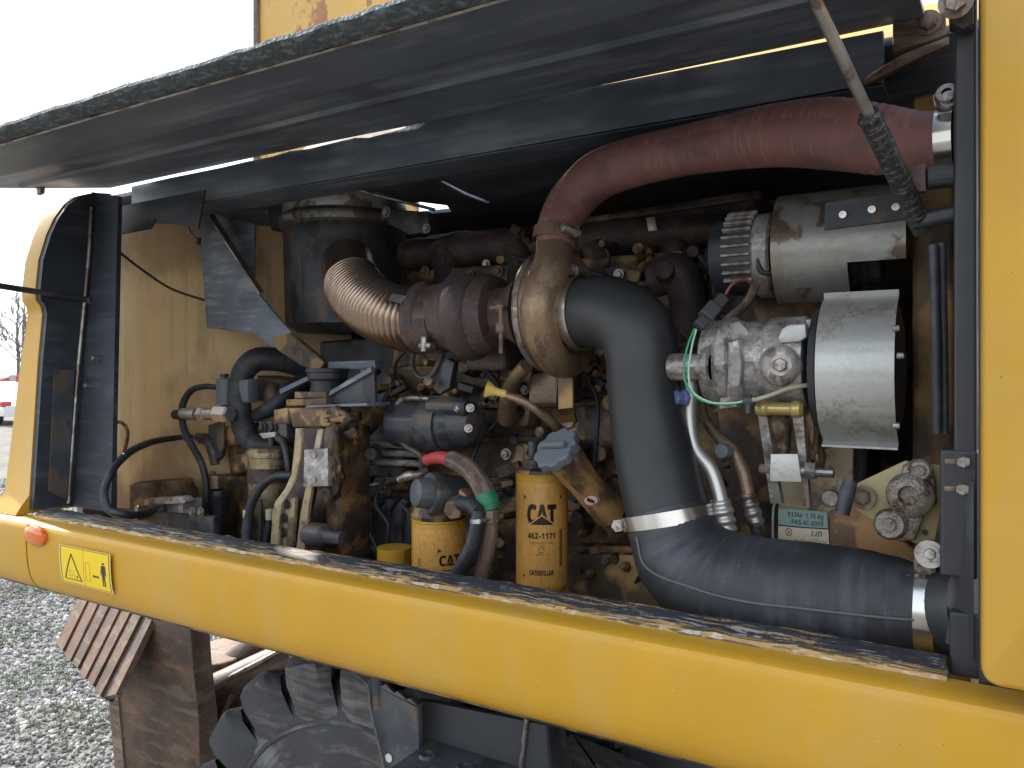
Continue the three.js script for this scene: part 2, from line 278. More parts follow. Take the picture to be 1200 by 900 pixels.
function lump(at, sx, sy, sz, amp = .3, f = 30, seed = 1) { const g = mergeVertices(new THREE.IcosahedronGeometry(1, 3).deleteAttribute('uv').deleteAttribute('normal')); const p = g.attributes.position; for (let i = 0; i < p.count; i++) { const v = V().fromBufferAttribute(p, i), k = 1 + amp * (n3((v.x + seed) * f * sx + 7, v.y * f * sy, v.z * f * sz + seed) * 1.6); p.setXYZ(i, at.x + v.x * sx * k, at.y + v.y * sy * k, at.z + v.z * sz * k); } g.computeVertexNormals(); const nn = g.toNonIndexed(), n0 = nn.attributes.normal.clone(), r = boxUV(nn); r.setAttribute('normal', n0); return r; }
const lumpPx = (px, py, Z, w, h, d, amp, f, seed) => lump(P(px, py, Z), w * mpp(px, Z) / 2, h * mpp(px, Z) / 2, d, amp, f, seed);
const bar = (a, b, r, n = 10) => sweep([a, b], r, { per: 1, radial: n });
const AX = V(1, 0, 0), AZ = V(0, 0, 1), AY = V(0, 1, 0);
// lathe along X from pixel stations: [px, diameter in px]; the axis passes the centre pixel (pc, py) at depth Z
function latX(st, pc, py, Z, radial = 36, crease = .6) {
  const c = P(pc, py, Z), pr = st.map(([px, w]) => [P(px, py, Z).x - c.x, Math.max(0, w) * mpp(pc, Z) / 2]); return lathe(pr, c, AX, radial, crease);
}
// lathe along Y: stations [py, diameter in px]
function latY(st, px, Z, radial = 36, crease = .6) { const m = mpp(px, Z), y0 = P(px, st[0][0], Z).y, c = P(px, st[0][0], Z); return lathe(st.map(([py, w]) => [P(px, py, Z).y - y0, w * m / 2]), c, AY, radial, crease); }

// ---------------------------------------------------------------- objects
const used = new Map(), THINGS = [];
function numbered(n) { const k = used.get(n) || 0; used.set(n, k + 1); return k ? n + '_' + String(k).padStart(3, '0') : n; }
function thing(name, label, category, group) { const o = new THREE.Group(); o.name = numbered(name); o.userData = { label, category }; if (group) o.userData.group = group; scene.add(o); THINGS.push(o); return o; }
function part(name, geo, m, parent, label) { const o = new THREE.Mesh(join(geo), typeof m === 'string' ? M[m] : m); o.name = name; o.castShadow = o.receiveShadow = true; if (label) o.userData.label = label; parent.add(o); return o; }
function struct(name, geo, m, kind = 'structure') { const o = new THREE.Mesh(join(geo), typeof m === 'string' ? M[m] : m); o.name = numbered(name); o.userData.kind = kind; o.receiveShadow = o.castShadow = true; scene.add(o); return o; }
function boltG(at, dir, r, h = r * .9) { const d = dir.clone().normalize(); return [lathe([[0, 0], [0, r * 1.5], [h * .25, r * 1.5], [h * .25, 0]], at, d, 18), lathe([[h * .2, r], [h * .95, r], [h * 1.1, r * .86], [h * 1.1, r * .5], [h * 1.06, 0]], at, d, 6, .3)]; }
const bolt = (at, dir, r, parent, m = 'bolt', name = 'bolt') => part(name, boltG(at, dir, r), m, parent);
// band clamp round a hose: ring, screw housing at the side "to"
function clampBand(at, dir, r, w, to, parent, m = 'shiny', hex = .012) {
  const d = dir.clone().normalize(), g = lathe([[-w / 2, r * .985], [-w / 2, r + .0022], [w / 2, r + .0022], [w / 2, r * .985]], at, d, 48, .3);
  const c = part('hose_clamp', g, m, parent), t = to.clone().addScaledVector(d, -to.dot(d)).normalize(), k = d.clone().cross(t), q = at.clone().addScaledVector(t, r + hex * .9);
  part('clamp_screw', [cyl(q.clone().addScaledVector(k, -hex * 1.5), k, hex * .8, hex * 2.6, 16), lathe([[0, 0], [0, hex * 1.15], [.003, hex * 1.15], [.003, hex * .75], [.010, hex * .75], [.010, 0]], q.clone().addScaledVector(k, hex * 1.1), k, 6, .3)], 'bolt', c);
  return c;
}
function canvasTex(w, h, draw) { const cv = document.createElement('canvas'); cv.width = w; cv.height = h; const g = cv.getContext('2d'); draw(g, w, h); const t = new THREE.CanvasTexture(cv); t.colorSpace = THREE.SRGBColorSpace; return t; }

// ================================================================ SETTING
{
  const g = new THREE.PlaneGeometry(700, 700, 1, 1); g.rotateX(-Math.PI / 2); const uv = g.attributes.uv, p = g.attributes.position; for (let i = 0; i < p.count; i++) uv.setXY(i, p.getX(i), p.getZ(i));
  struct('ground', clean(g), 'gravel');
  // loose stones on the yard
  const q = rng(5), base = new THREE.IcosahedronGeometry(1, 0), bp = base.attributes.position; const key = {};
  for (let i = 0; i < bp.count; i++) { const k = [bp.getX(i), bp.getY(i), bp.getZ(i)].map(x => x.toFixed(2)).join(); key[k] ??= .7 + .5 * q(); bp.setXYZ(i, bp.getX(i) * key[k], bp.getY(i) * key[k], bp.getZ(i) * key[k]); } base.computeVertexNormals();
  const N = 110000, im = new THREE.InstancedMesh(base, new THREE.MeshStandardMaterial({ roughness: .9 }), N), m4 = new THREE.Matrix4(), col = new THREE.Color();
  for (let i = 0; i < N; i++) {
    const far = q() < .45, x = far ? -2 - 11 * q() : -1.9 - 5.5 * q(), z = far ? -1 - 9 * q() : -.9 - 4.2 * q(), s = .005 + .013 * Math.pow(q(), 2.4);
    m4.compose(V(x, s * .25, z), new THREE.Quaternion().setFromEuler(new THREE.Euler(q() * 6, q() * 6, q() * 6)), V(s * (.7 + .6 * q()), s * (.5 + .4 * q()), s * (.7 + .6 * q()))); im.setMatrixAt(i, m4);
    const k = (.07 + .40 * q() * q()) * (.55 + .9 * fbm((x + 40) * .02, (z + 40) * .02, 24, 24, 4, 77)), w = q() * .03; im.setColorAt(i, col.setRGB(k + w, k + w * .5, k * .96));
  }
  im.name = 'gravel_stones'; im.userData = { kind: 'stuff', label: 'loose grey gravel stones strewn over the yard', category: 'gravel' }; im.castShadow = im.receiveShadow = true; scene.add(im);
  // small weeds in the gravel
  const wg = []; for (let i = 0; i < 900; i++) { const cx = [-4.3, -5.2, -3.6, -4.8, -6.1][i % 5] + .35 * (q() + q() - 1), cz = [-2.2, -2.5, -2.05, -3.0, -3.1][i % 5] + .3 * (q() + q() - 1), l = .02 + .05 * q(), a = q() * 6.28, b = .4 + q(); wg.push(cx, 0, cz, cx + .006 * Math.cos(a + 1.6), 0, cz + .006 * Math.sin(a + 1.6), cx + l * Math.cos(a) * b * .6, l, cz + l * Math.sin(a) * b * .6); }
  const gg = new THREE.BufferGeometry(); gg.setAttribute('position', new THREE.Float32BufferAttribute(wg, 3)); gg.computeVertexNormals();
  const w = new THREE.Mesh(gg, new THREE.MeshStandardMaterial({ color: C(.10, .16, .04), roughness: .8, side: THREE.DoubleSide })); w.name = 'weeds'; w.userData = { kind: 'stuff', label: 'small green weeds growing in the gravel', category: 'weeds' }; scene.add(w);
}
// distant yard edge: bank, bare trees, scrap heap, parked car
{
  const q = rng(17);
  const bank = []; for (let i = 0; i <= 60; i++) bank.push([-90 + i * 2.2, .5 + 1.3 * fbm(i / 60, .3, 16, 4, 4, 3)]);
  const s = []; for (let i = 0; i < 60; i++) { const [x0, h0] = bank[i], [x1, h1] = bank[i + 1]; s.push(hexa([V(x0, 0, -30), V(x1, 0, -30), V(x1, h1, -32), V(x0, h0, -32)], V(0, 0, -3))); }
  mk('earth', C(.12, .095, .07), 1, .95, 0); struct('earth_bank', s, 'earth');
  const bark = mk('bark', C(.16, .14, .12), 1, .9, 0);
  const places = [[-62, -31, 7.5], [-55.5, -33, 6.2], [-69, -34, 8.2], [-50, -33.5, 6.6]];
  const lab = ['tallest bare leafless tree at the far yard edge', 'slender bare tree with thin twigs beyond the scrap heap', 'wide bare tree standing farthest along the earth bank', 'short bare tree at the end of the earth bank'];
  places.forEach(([x, z, h], n) => {
    const t = thing('bare_tree', lab[n], 'tree', 'bare trees at the yard edge'), tw = [];
    const trunk = sweep([V(x, 0, z), V(x + .1, h * .3, z), V(x - .1, h * .62, z), V(x + .15, h, z)], [.17, .13, .09, .02], { radial: 8, per: 4 });
    const grow = (p, d, l, r, lv) => { const e = p.clone().addScaledVector(d, l), mid = p.clone().lerp(e, .5).add(V((q() - .5) * l * .2, q() * l * .12, (q() - .5) * l * .2)); tw.push(sweep([p, mid, e], [r, r * .8, r * .5], { radial: 4, per: 2, caps: false })); if (lv > 0) for (let k = 0; k < 4; k++) { const dd = d.clone().add(V(q() - .5, q() * .6, q() - .5).multiplyScalar(1.5)).normalize(); grow(p.clone().lerp(e, .35 + .65 * q()), dd, l * (.45 + .25 * q()), r * .55, lv - 1); } };
    for (let k = 0; k < 9; k++) { const y = h * (.25 + .65 * k / 9), a = k * 2.4 + q(); grow(V(x, y, z), V(Math.cos(a), .5 + q() * .5, Math.sin(a)).normalize(), h * .26 * (1.2 - k / 14), .05, 3); }
    part('trunk', trunk, bark, t); part('crown', tw, bark, t);
  });
  const heap = thing('scrap_heap', 'heap of rusty red scrap metal at the far yard edge', 'scrap heap'); mk('redScrap', C(.42, .10, .07), 1, .7, 0); mk('greyScrap', C(.34, .31, .29), 1, .6, .2);
  for (let i = 0; i < 42; i++) { const b = rbox(V(0, 0, 0), .5 + q() * 1.4, .2 + q() * .5, .4 + q(), [q() * 3, q() * 3, q() * 3], .02); b.translate(-38 + 5 * (q() + q() - 1), .3 + q() * 1.4 * (q()), -21.5 + 2 * q()); part('scrap_piece', b, q() < .6 ? 'redScrap' : 'greyScrap', heap); }
  const car = thing('parked_car', 'small white and red parked car in front of the scrap heap', 'car'); const cx = -27.7, cz = -12.3; mk('carWhite', C(.72, .72, .70), 1, .3, 0, null, 0, { clearcoat: .8 }); mk('carGlass', C(.03, .035, .04), 1, .08, 0); mk('carRed', C(.45, .04, .03), 1, .35, 0);
  part('car_body', polyW([[cx - 2, .28], [cx + 1.9, .28], [cx + 2, .62], [cx + 1.2, .86], [cx + .7, 1.32], [cx - 1.1, 1.36], [cx - 1.85, .92], [cx - 2.05, .6]], cz, 1.6, .06), 'carWhite', car);
  part('car_window', polyW([[cx - 1.45, .92], [cx + .95, .9], [cx + .58, 1.25], [cx - 1.0, 1.28]], cz + .012, .05, .01), 'carGlass', car); part('rear_lamp', rbox(V(cx + 1.9, .68, cz - .05), .2, .16, .3, null, .03), 'carRed', car);
  for (const dx of [-1.25, 1.25]) { const w = part('wheel', cyl(V(cx + dx, .31, cz + .03 - .22), AZ, .31, .22), 'rubberDark', car); part('hubcap', cyl(V(cx + dx, .31, cz + .02), AZ, .19, .02), 'silver', w); }
}

// ================================================================ MACHINE BODY
const body = thing('excavator_body', 'yellow excavator body framing the open engine bay', 'excavator');
const dent = (a, f) => v => { v.z += a * (fbm(v.x * .21 + 3.1, v.y * .4 + .7, f, f, 3, 7) - .5); };
{
  const bp = [[-1.000, -.346], [-.975, -.3465], [-.957, -.3472], [-.950, -.3484], [-.9452, -.3510], [-.9425, -.3550], [-.9412, -.3610], [-.9405, -.375], [-.9405, -.395], [-.9415, -.420], [-.9440, -.445], [-.9485, -.468], [-.9560, -.486], [-.9660, -.499], [-.9800, -.507], [-1.0, -.510], [-1.20, -.512], [-1.20, -.500], [-1.0, -.49]].map(([z, y]) => [z, Yp(y)]);
  const lb = part('lower_beam', extX(bp, -1.87, .75, 90, dent(.008, 4), .42), 'yellow', body);
  const jag = v => { const k = n3(v.x * 40, v.z * 60, 1); v.y += .004 * k; v.z += .003 * n3(v.x * 55, 3, v.y * 40); };
  part('sill_strip', extX([[-1.003, -.3385], [-1.010, -.3345], [-1.020, -.3320], [-1.032, -.3295], [-1.032, -.352]].map(([z, y]) => [z, Yp(y)]), -1.945, -.027, 260, jag, .5), 'sill', lb, 'scratched black sill strip');
  part('sill_lip', extX([[-.990, -.352], [-.990, -.345], [-.994, -.3395], [-1.006, -.3375], [-1.022, -.340], [-1.022, -.352]].map(([z, y]) => [z, Yp(y)]), -1.940, -.0255, 260, jag, .5), 'sillLip', lb, 'worn tan sill lip');
  // corner panel and its rising post, left of the seam
  const cp = bp.map(p => [...p]);
  part('corner_panel', extX(cp, -2.28, -1.876, 12, dent(.006, 4)), 'yellow', body);
  const front = [[-1.0, -.335], [-1.004, -.30], [-1.0235, .025], [-1.034, .145], [-1.030, .165], [-1.019, .180], [-1.018, .205], [-1.025, .278], [-1.044, .345], [-1.062, .388], [-1.0865, .427], [-1.118, .455], [-1.156, .471], [-1.21, .479]];
  const pf = [...front.slice(0, -1), [-1.17, .472], [-1.17, -.335]].map(([z, y]) => [z, Yp(y)]);
  part('corner_post', extX([[-.972, Yp(-.345)], [-.985, Yp(-.325)], ...pf.slice(1, -1), [-1.17, Yp(-.345)]], -2.10, -1.984, 1, v => { if (v.x < -2.0) v.x += .055 * sst(-.34, .25, v.y - H); }), 'yellow', body);
  part('door_jamb', extX([...front.map(([z, y]) => [z - .003, y]), [-1.19, .47], [-1.135, -.335]].map(([z, y]) => [z, Yp(y)]), -1.983, -1.966, 1), 'frameDirt', body, 'black inner jamb of the corner post');
  part('jamb_bead', sweep([[107, 243], [104, 300], [98, 365], [90, 450], [80, 590]].map(([x, y]) => { const a = P(x, y, -1.13); return V(-1.962, H + (HY - y) / F * (-1.962 / (-SN + CS * (x - 600) / F)), -1.962 / (-SN + CS * (x - 600) / F) * (-CS - SN * (x - 600) / F)); }), .005, { radial: 8 }), 'steel', body);
  part('jamb_plate', hexa([[56, 575], [78, 587], [86, 433], [63, 433]].map(([x, y]) => { const t = -1.964 / (-SN + CS * (x - 600) / F); return V(-1.964, H + (HY - y) / F * t, t * (-CS - SN * (x - 600) / F)); }), V(.006, 0, 0)), 'dark', body);
  const post = part('inner_post', hexa([V(-1.982, Yp(-.34), -1.10), V(-1.80, Yp(-.34), -1.10), V(-1.865, Yp(.45), -1.158), V(-1.982, Yp(.475), -1.158)], V(0, 0, -.012)), 'frameDirt', body, 'black inner post');
  for (const [x, y] of [[117, 420], [108, 452], [83, 555]]) part('rivet', cyl(P(x, y, -1.128), AZ, .006, .02, 10), 'bolt', post);
  part('post_cap', poly([[132, 243], [240, 222], [232, 268], [182, 257], [176, 268], [140, 275]], -1.22, .006), 'frameDirt', body);
  // left bulkhead, back wall, floor, roof, right partition
  part('yellow_bulkhead', hexa([V(-2.18, Yp(-.51), -1.33), V(-1.64, Yp(-.51), -1.77), V(-1.64, Yp(.46), -1.77), V(-2.18, Yp(.46), -1.33)], V(-.012, 0, -.015)), 'yellowOld', body, 'tan yellow bulkhead at the end of the bay'); part('bay_end_wall', rbox(V(-2.21, Yp(-.03), -1.76), .02, .98, 1.0, null, .003), 'wallTan', body);
  part('bulkhead_cap', hexa([V(-2.19, Yp(.445), -1.317), V(-1.63, Yp(.445), -1.757), V(-1.63, Yp(.503), -1.757), V(-2.19, Yp(.503), -1.317)], V(-.012, 0, -.03)), 'black', body);
  part('back_wall', rbox(V(-1.08, Yp(0), -2.27), 2.26, 1.02, .02, null, .003), 'wallTan', body);
  part('bay_floor', rbox(V(-1.08, Yp(-.532), -1.66), 2.26, .02, 1.24, null, .003), 'oily', body);
  part('side_wall', rbox(V(-2.11, Yp(.0), -1.25), .03, .94, .1, null, .003), 'black', body);
  const rs = [[-2.24, -1.285], [.35, -1.285], [.35, -2.29], [-2.24, -2.29]];
  const roof = polyW(rs.map(([x, z]) => [x, -z]), 0, .012, .001, [[[-1.56, 1.775], [-1.37, 1.765], [-1.33, 1.84], [-1.37, 1.92], [-1.545, 1.90]], [[-1.178, 1.60], [-1.168, 1.60], [-1.19, 1.74], [-1.197, 1.87], [-1.213, 1.875], [-1.206, 1.75]]]);
  roof.rotateX(-Math.PI / 2); roof.translate(0, Yp(.505), 0); part('roof_panel', boxUV(roof), 'black', body);
  part('right_partition', [rbox(V(-.011, Yp(-.02), -1.30), .018, .96, .42, null, .002), rbox(V(-.002, Yp(-.02), -1.88), .018, .96, .74, null, .002)], 'wallTan', body);
  part('radiator_shroud', rbox(V(-.055, Yp(.02), -1.70), .06, .86, .6, null, .01), 'wallTan', body);
  // header over the opening: its top edge leaves a ragged slit under the hood
  const top = [[-1.97, -.010], [-1.80, -.008], [-1.6, -.009], [-1.5, -.007], [-1.42, -.008], [-1.36, -.003], [-1.30, -.008], [-1.16, -.004], [-1.12, -.011], [-1.03, -.007], [-.98, -.001], [-.93, .004], [-.88, .002], [-.72, -.001], [-.5, -.004], [-.3, -.007], [-.115, -.010]];
  const hd = part('bay_header', polyW([[-1.97, Yp(.43)], ...top.map(([x, d]) => [x, Yp(.519 + d)]), [-.115, Yp(.428)]], -1.262, .02, .001), 'black', body, 'black header beam above the engine bay');
  part('header_flange', extX([[-1.262, .432], [-1.262, .428], [-1.40, .44], [-1.40, .446]].map(([z, y]) => [z, Yp(y)]), -1.97, -.115), 'black', hd);
  // sunlit ridge of the roof skin seen through the slit
  part('roof_ridge', extX([[-1.30, .512], [-1.42, .60], [-1.52, .63], [-1.9, .64], [-1.9, .55], [-1.30, .508]].map(([z, y]) => [z, Yp(y)]), -1.02, .3), 'yellow', body);
  part('rusty_ridge', extX([[-1.31, .512], [-1.40, .585], [-1.6, .60], [-1.6, .55], [-1.31, .508]].map(([z, y]) => [z, Yp(y)]), -1.42, -1.1), 'rust', body);
  // right-hand door post and door
  const dp = part('door_post', [rbox(V(-.008, Yp(.21), -1.06), .024, .62, .04, null, .004), rbox(V(-.0145, Yp(-.165), -1.06), .039, .15, .044, null, .004), rbox(V(.13, Yp(.3), -1.02), .25, 1.3, .02, null, .002), rbox(V(.002, Yp(-.315), -1.045), .052, .075, .03, null, .004)], 'frame', body, 'black post beside the yellow door');
  part('post_bracket', poly([[1110, -10], [1141, -10], [1141, 28], [1128, 34], [1112, 26]], -1.02, .03), 'frame', dp);
  for (const [x, y] of [[1129, 541], [1128, 573]]) { bolt(P(x, y, -1.040), AZ, .0075, dp, 'bolt', 'post_bolt'); part('keeper_tab', poly([[x - 22, y - 3], [x - 8, y - 3], [x - 8, y + 3], [x - 22, y + 3]], -1.036, .004, .001), 'steel', dp); }
  bolt(P(1120, 2, -1.0), V(0, -.3, 1), .012, dp, 'bolt', 'post_bolt');
  part('seal_strip', [hose([[1094, 287, -1.05, 11], [1097, 400, -1.05, 11], [1098, 508, -1.05, 10]], { radial: 8 }), hose([[1104, 285, -1.06, 9], [1106, 400, -1.06, 9], [1107, 508, -1.06, 9]], { radial: 8 })], 'rubber', dp);
  part('rubber_flap', hexa([P(1112, 755, -1.05), P(1141, 775, -1.025), P(1141, 565, -1.025), P(1130, 640, -1.035)], V(-.004, 0, -.006)), 'rubber', dp);
  part('rusty_bracket', [poly([[1046, 25], [1108, 14], [1109, 40], [1090, 48], [1046, 60]], -1.255, .02), poly([[1010, 92], [1060, 62], [1112, 42], [1112, 52], [1060, 76], [1012, 100]], -1.245, .015)], 'rust', body);
  bolt(P(1087, 27, -1.254), AZ, .012, body, 'rust');
  const dpf = [[-.905, -.312], [-.898, -.300], [-.895, -.27], [-.895, .9], [-.905, 1.0], [-.95, 1.0], [-.95, -.312]].map(([z, y]) => [z, Yp(y)]);
  { const s = new THREE.Shape(); const x0 = .0065, x1 = .75, y0 = Yp(-.315), y1 = Yp(1.0), r = .02; s.moveTo(x0 + r, y0); s.lineTo(x1, y0); s.lineTo(x1, y1); s.lineTo(x0, y1); s.lineTo(x0, y0 + r); s.quadraticCurveTo(x0, y0, x0 + r, y0);
    const g = new THREE.ExtrudeGeometry(s, { depth: .03, bevelEnabled: true, bevelSize: .008, bevelThickness: .008, bevelOffset: -.008, bevelSegments: 4, curveSegments: 10 }); g.translate(0, 0, -.945);
    part('side_door', boxUV(toCreasedNormals(clean(g), .6)), 'yellow', body); }
  // marker lamp and warning plate on the beam face
  const lc = P(44, 627, -.9425); const lamp = lathe([[0, 0], [0, .043], [.005, .044], [.010, .042], [.014, .034], [.017, .018], [.0175, 0]], V(0, 0, 0), AZ, 32); lamp.scale(1.0, .55, 1); lamp.rotateX(.12); lamp.translate(lc.x, lc.y, lc.z - .001);
  part('marker_lamp', lamp, 'amber', body, 'amber oval marker lamp');
}
const warnTex = canvasTex(512, 440, (g, w, h) => {
  g.fillStyle = '#e2be0c'; g.fillRect(0, 0, w, h); g.strokeStyle = '#cbb27a'; g.lineWidth = 10; g.strokeRect(5, 5, w - 10, h - 10); g.strokeStyle = '#2a2a1c'; g.lineWidth = 7; g.strokeRect(16, 16, w - 32, h - 32);
  g.lineWidth = 3; g.beginPath(); g.moveTo(w * .48, 18); g.lineTo(w * .48, h - 18); g.stroke();
  g.lineWidth = 13; g.lineJoin = 'round'; g.beginPath(); g.moveTo(125, 95); g.lineTo(218, 372); g.lineTo(48, 372); g.closePath(); g.stroke();
  g.lineWidth = 4; g.strokeStyle = '#8a7a20'; g.strokeRect(100, 270, 44, 44); g.beginPath(); g.moveTo(92, 325); g.lineTo(160, 325); g.lineTo(150, 345); g.lineTo(98, 345); g.closePath(); g.stroke(); g.fillStyle = '#2a2a1c'; g.fillRect(168, 318, 12, 30);
  g.strokeStyle = '#6a5e1c'; g.strokeRect(268, 150, 40, 190); g.fillStyle = '#26261c';
  g.beginPath(); g.arc(440, 130, 13, 0, 7); g.fill(); g.beginPath(); g.moveTo(420, 150); g.lineTo(460, 150); g.lineTo(468, 250); g.lineTo(458, 250); g.lineTo(455, 195); g.lineTo(455, 370); g.lineTo(443, 370); g.lineTo(440, 262); g.lineTo(437, 370); g.lineTo(425, 370); g.lineTo(425, 195); g.lineTo(422, 250); g.lineTo(412, 250); g.closePath(); g.fill();
  g.beginPath(); g.moveTo(330, 278); g.lineTo(352, 258); g.lineTo(352, 270); g.lineTo(378, 270); g.lineTo(378, 258); g.lineTo(400, 278); g.lineTo(378, 298); g.lineTo(378, 286); g.lineTo(352, 286); g.lineTo(352, 298); g.closePath(); g.fill();
});
{
  // decal follows the beam face: strip of the beam profile, one millimetre proud
  const c = [P(68, 620, -.934), P(125, 637, -.934)], x0 = c[0].x, x1 = P(125, 640, -.928).x, prof = [[-.9404, -.376], [-.9404, -.392], [-.9410, -.409], [-.9422, -.428], [-.9445, -.446], [-.9472, -.4605]], pos = [], uv = [], idx = []; const L = prof.length;
  prof.forEach(([z, y], i) => { for (const [x, u] of [[x0, 0], [x1, 1]]) { pos.push(x, Yp(y), z + .0045); uv.push(u, 1 - i / (L - 1)); } }); for (let i = 0; i < L - 1; i++) idx.push(i * 2, i * 2 + 2, i * 2 + 1, i * 2 + 1, i * 2 + 2, i * 2 + 3);
  const g = new THREE.BufferGeometry(); g.setAttribute('position', new THREE.Float32BufferAttribute(pos, 3)); g.setAttribute('uv', new THREE.Float32BufferAttribute(uv, 2)); g.setIndex(idx); g.computeVertexNormals();
  part('warning_plate', clean(g), new THREE.MeshStandardMaterial({ map: warnTex, roughness: .4, side: THREE.DoubleSide }), body, 'yellow warning plate with triangle and standing figure');
}
// ---- hood held open over the bay
const hood = thing('engine_hood', 'long black engine hood panel propped open above the bay', 'hood');
{
  const wob = v => { v.y += .006 * (fbm(v.x * .3 + 2, v.z * .6 + 5, 5, 5, 3, 13) - .5) + .012 * Math.exp(-((v.x + 1.3) ** 2) / .3) * sst(-.9, -.65, v.z) * .4; };
  part('hood_panel', extX([[-1.252, .512], [-1.05, .470], [-.93, .447], [-.855, .4350], [-.840, .4290], [-.826, .4110], [-.815, .4020], [-.798, .3985], [-.74, .399], [-.69, .392], [-.668, .3845], [-.662, .392], [-.69, .402], [-.79, .412], [-.835, .436], [-1.05, .478], [-1.252, .522]].map(([z, y]) => [z, Yp(y)]), -2.05, -.06, 60, wob, .9), 'black', hood);
  const lip = v => { v.z += .0022 * n3(v.x * 40, v.y * 60, 2); v.y += .003 * n3(v.x * 45, v.z * 50, 8) + .012 * Math.exp(-((v.x + 1.3) ** 2) / .3) * .4; };
  part('edge_seal', extX([[-.668, .3815], [-.655, .381], [-.636, .3835], [-.630, .387], [-.632, .393], [-.65, .394], [-.668, .392]].map(([z, y]) => [z, Yp(y)]), -2.05, -.06, 220, lip, .9), 'seal', hood, 'dirty torn seal along the hood edge');
  part('lip_highlight', extX([[-.670, .3800], [-.667, .3785], [-.664, .3800], [-.667, .3825]].map(([z, y]) => [z, Yp(y)]), -2.05, -.06, 60, v => { v.y += .012 * Math.exp(-((v.x + 1.3) ** 2) / .3) * .4; }), 'steel', hood);  // pale steel bead added to draw the thin highlight under the lip
  part('fold_rib', extX([[-1.02, .4640], [-1.012, .4560], [-.985, .4505], [-.975, .4560]].map(([z, y]) => [z, Yp(y)]), -1.98, -.1, 40, wob), 'black', hood);
  part('hinge_rail', extX([[-1.262, .520], [-1.262, .532], [-1.22, .532], [-1.22, .520]].map(([z, y]) => [z, Yp(y)]), -1.90, -.1), 'black', hood);
  const tb = P(47, 219, -1.06); part('latch_tab', polyW([[tb.x - .016, tb.y + .02], [tb.x + .016, tb.y + .02], [tb.x + .010, tb.y - .018], [tb.x - .008, tb.y - .02]], -1.055, .012), 'black', hood);
}
const strut = thing('gas_strut', 'slanting gas strut holding up the hood beside the yellow door', 'gas strut');
{
  const a = P(1076, 256, -1.08), b = P(1020, 138, -.965), c = P(955, 0, -.845), d = c.clone().sub(b).normalize(), e = c.clone().addScaledVector(d, .028);
  const cy = sweep([a, b], [.0125, .0125], { radial: 20, per: 2 }); part('strut_cylinder', [cy, lathe([[0, .0125], [.004, .0138], [.008, .0142], [.012, .0120], [.012, .0]], b.clone().addScaledVector(d, -.006), d, 20)], 'scuff', strut, 'scuffed black cylinder');
  part('piston_rod', bar(b.clone().addScaledVector(d, -.01), e, .0066, 14), 'steel', strut);
  part('ball_joint', [cyl(a.clone().add(V(-.006, -.004, 0)), V(1, .12, 0), .011, .05, 16), cyl(a.clone().addScaledVector(d, -.02), d, .013, .03, 14)], 'frame', strut);
  part('rod_eye', cyl(e.clone().add(V(-.015, 0, 0)), AX, .011, .03, 16), 'frame', strut);
}
const pin = thing('hinge_pin', 'rusty pin and nut projecting from the black post below the red hose', 'pin');
{ const q = P(1125, 205, -1.07); part('pin_shaft', cyl(V(q.x - .035, q.y, q.z), AX, .014, .036, 18), 'frame', pin); part('nut', lathe([[0, .005], [0, .019], [.014, .019], [.014, .005]], V(q.x - .05, q.y, q.z), AX, 6, .3), 'rust', pin); part('pin_end', cyl(V(q.x - .066, q.y, q.z), AX, .008, .02, 12), 'rust', pin); }
const rod = thing('stay_rod', 'thin black stay rod sticking out from the corner post', 'rod');
{ const f = (x, y) => { const t = -1.955 / (-SN + CS * (x - 600) / F); return V(-1.955, H + (HY - y) / F * t, t * (-CS - SN * (x - 600) / F)); }; const a = f(106, 352), b = f(0, 335), d = b.clone().sub(a).normalize(); part('rod_shaft', bar(a, b.clone().addScaledVector(d, .25), .0075, 12), 'blackGloss', rod); part('rod_pivot', cyl(a.clone().add(V(-.02, 0, 0)), AX, .013, .03, 14), 'blackGloss', rod); }
// ---- yellow steel box rising behind the hood
const boom = thing('steel_housing', 'rust-stained yellow steel housing rising behind the hood', 'steel housing');
{ const a = P(303, 60, -2.05), b = P(478, 60, -2.05), w = b.x - a.x; part('housing_panel', rbox(V((a.x + b.x) / 2, Yp(1.05), -2.085), w, 1.12, .07, null, .012), 'yellowRust', boom); part('edge_strip', rbox(V(a.x - .004, Yp(1.05), -2.06), .024, 1.12, .05, null, .004), 'rust', boom); for (const y of [.80, 1.05]) bolt(V(a.x + .03, Yp(y), -2.05), AZ, .014, boom, 'rust'); }

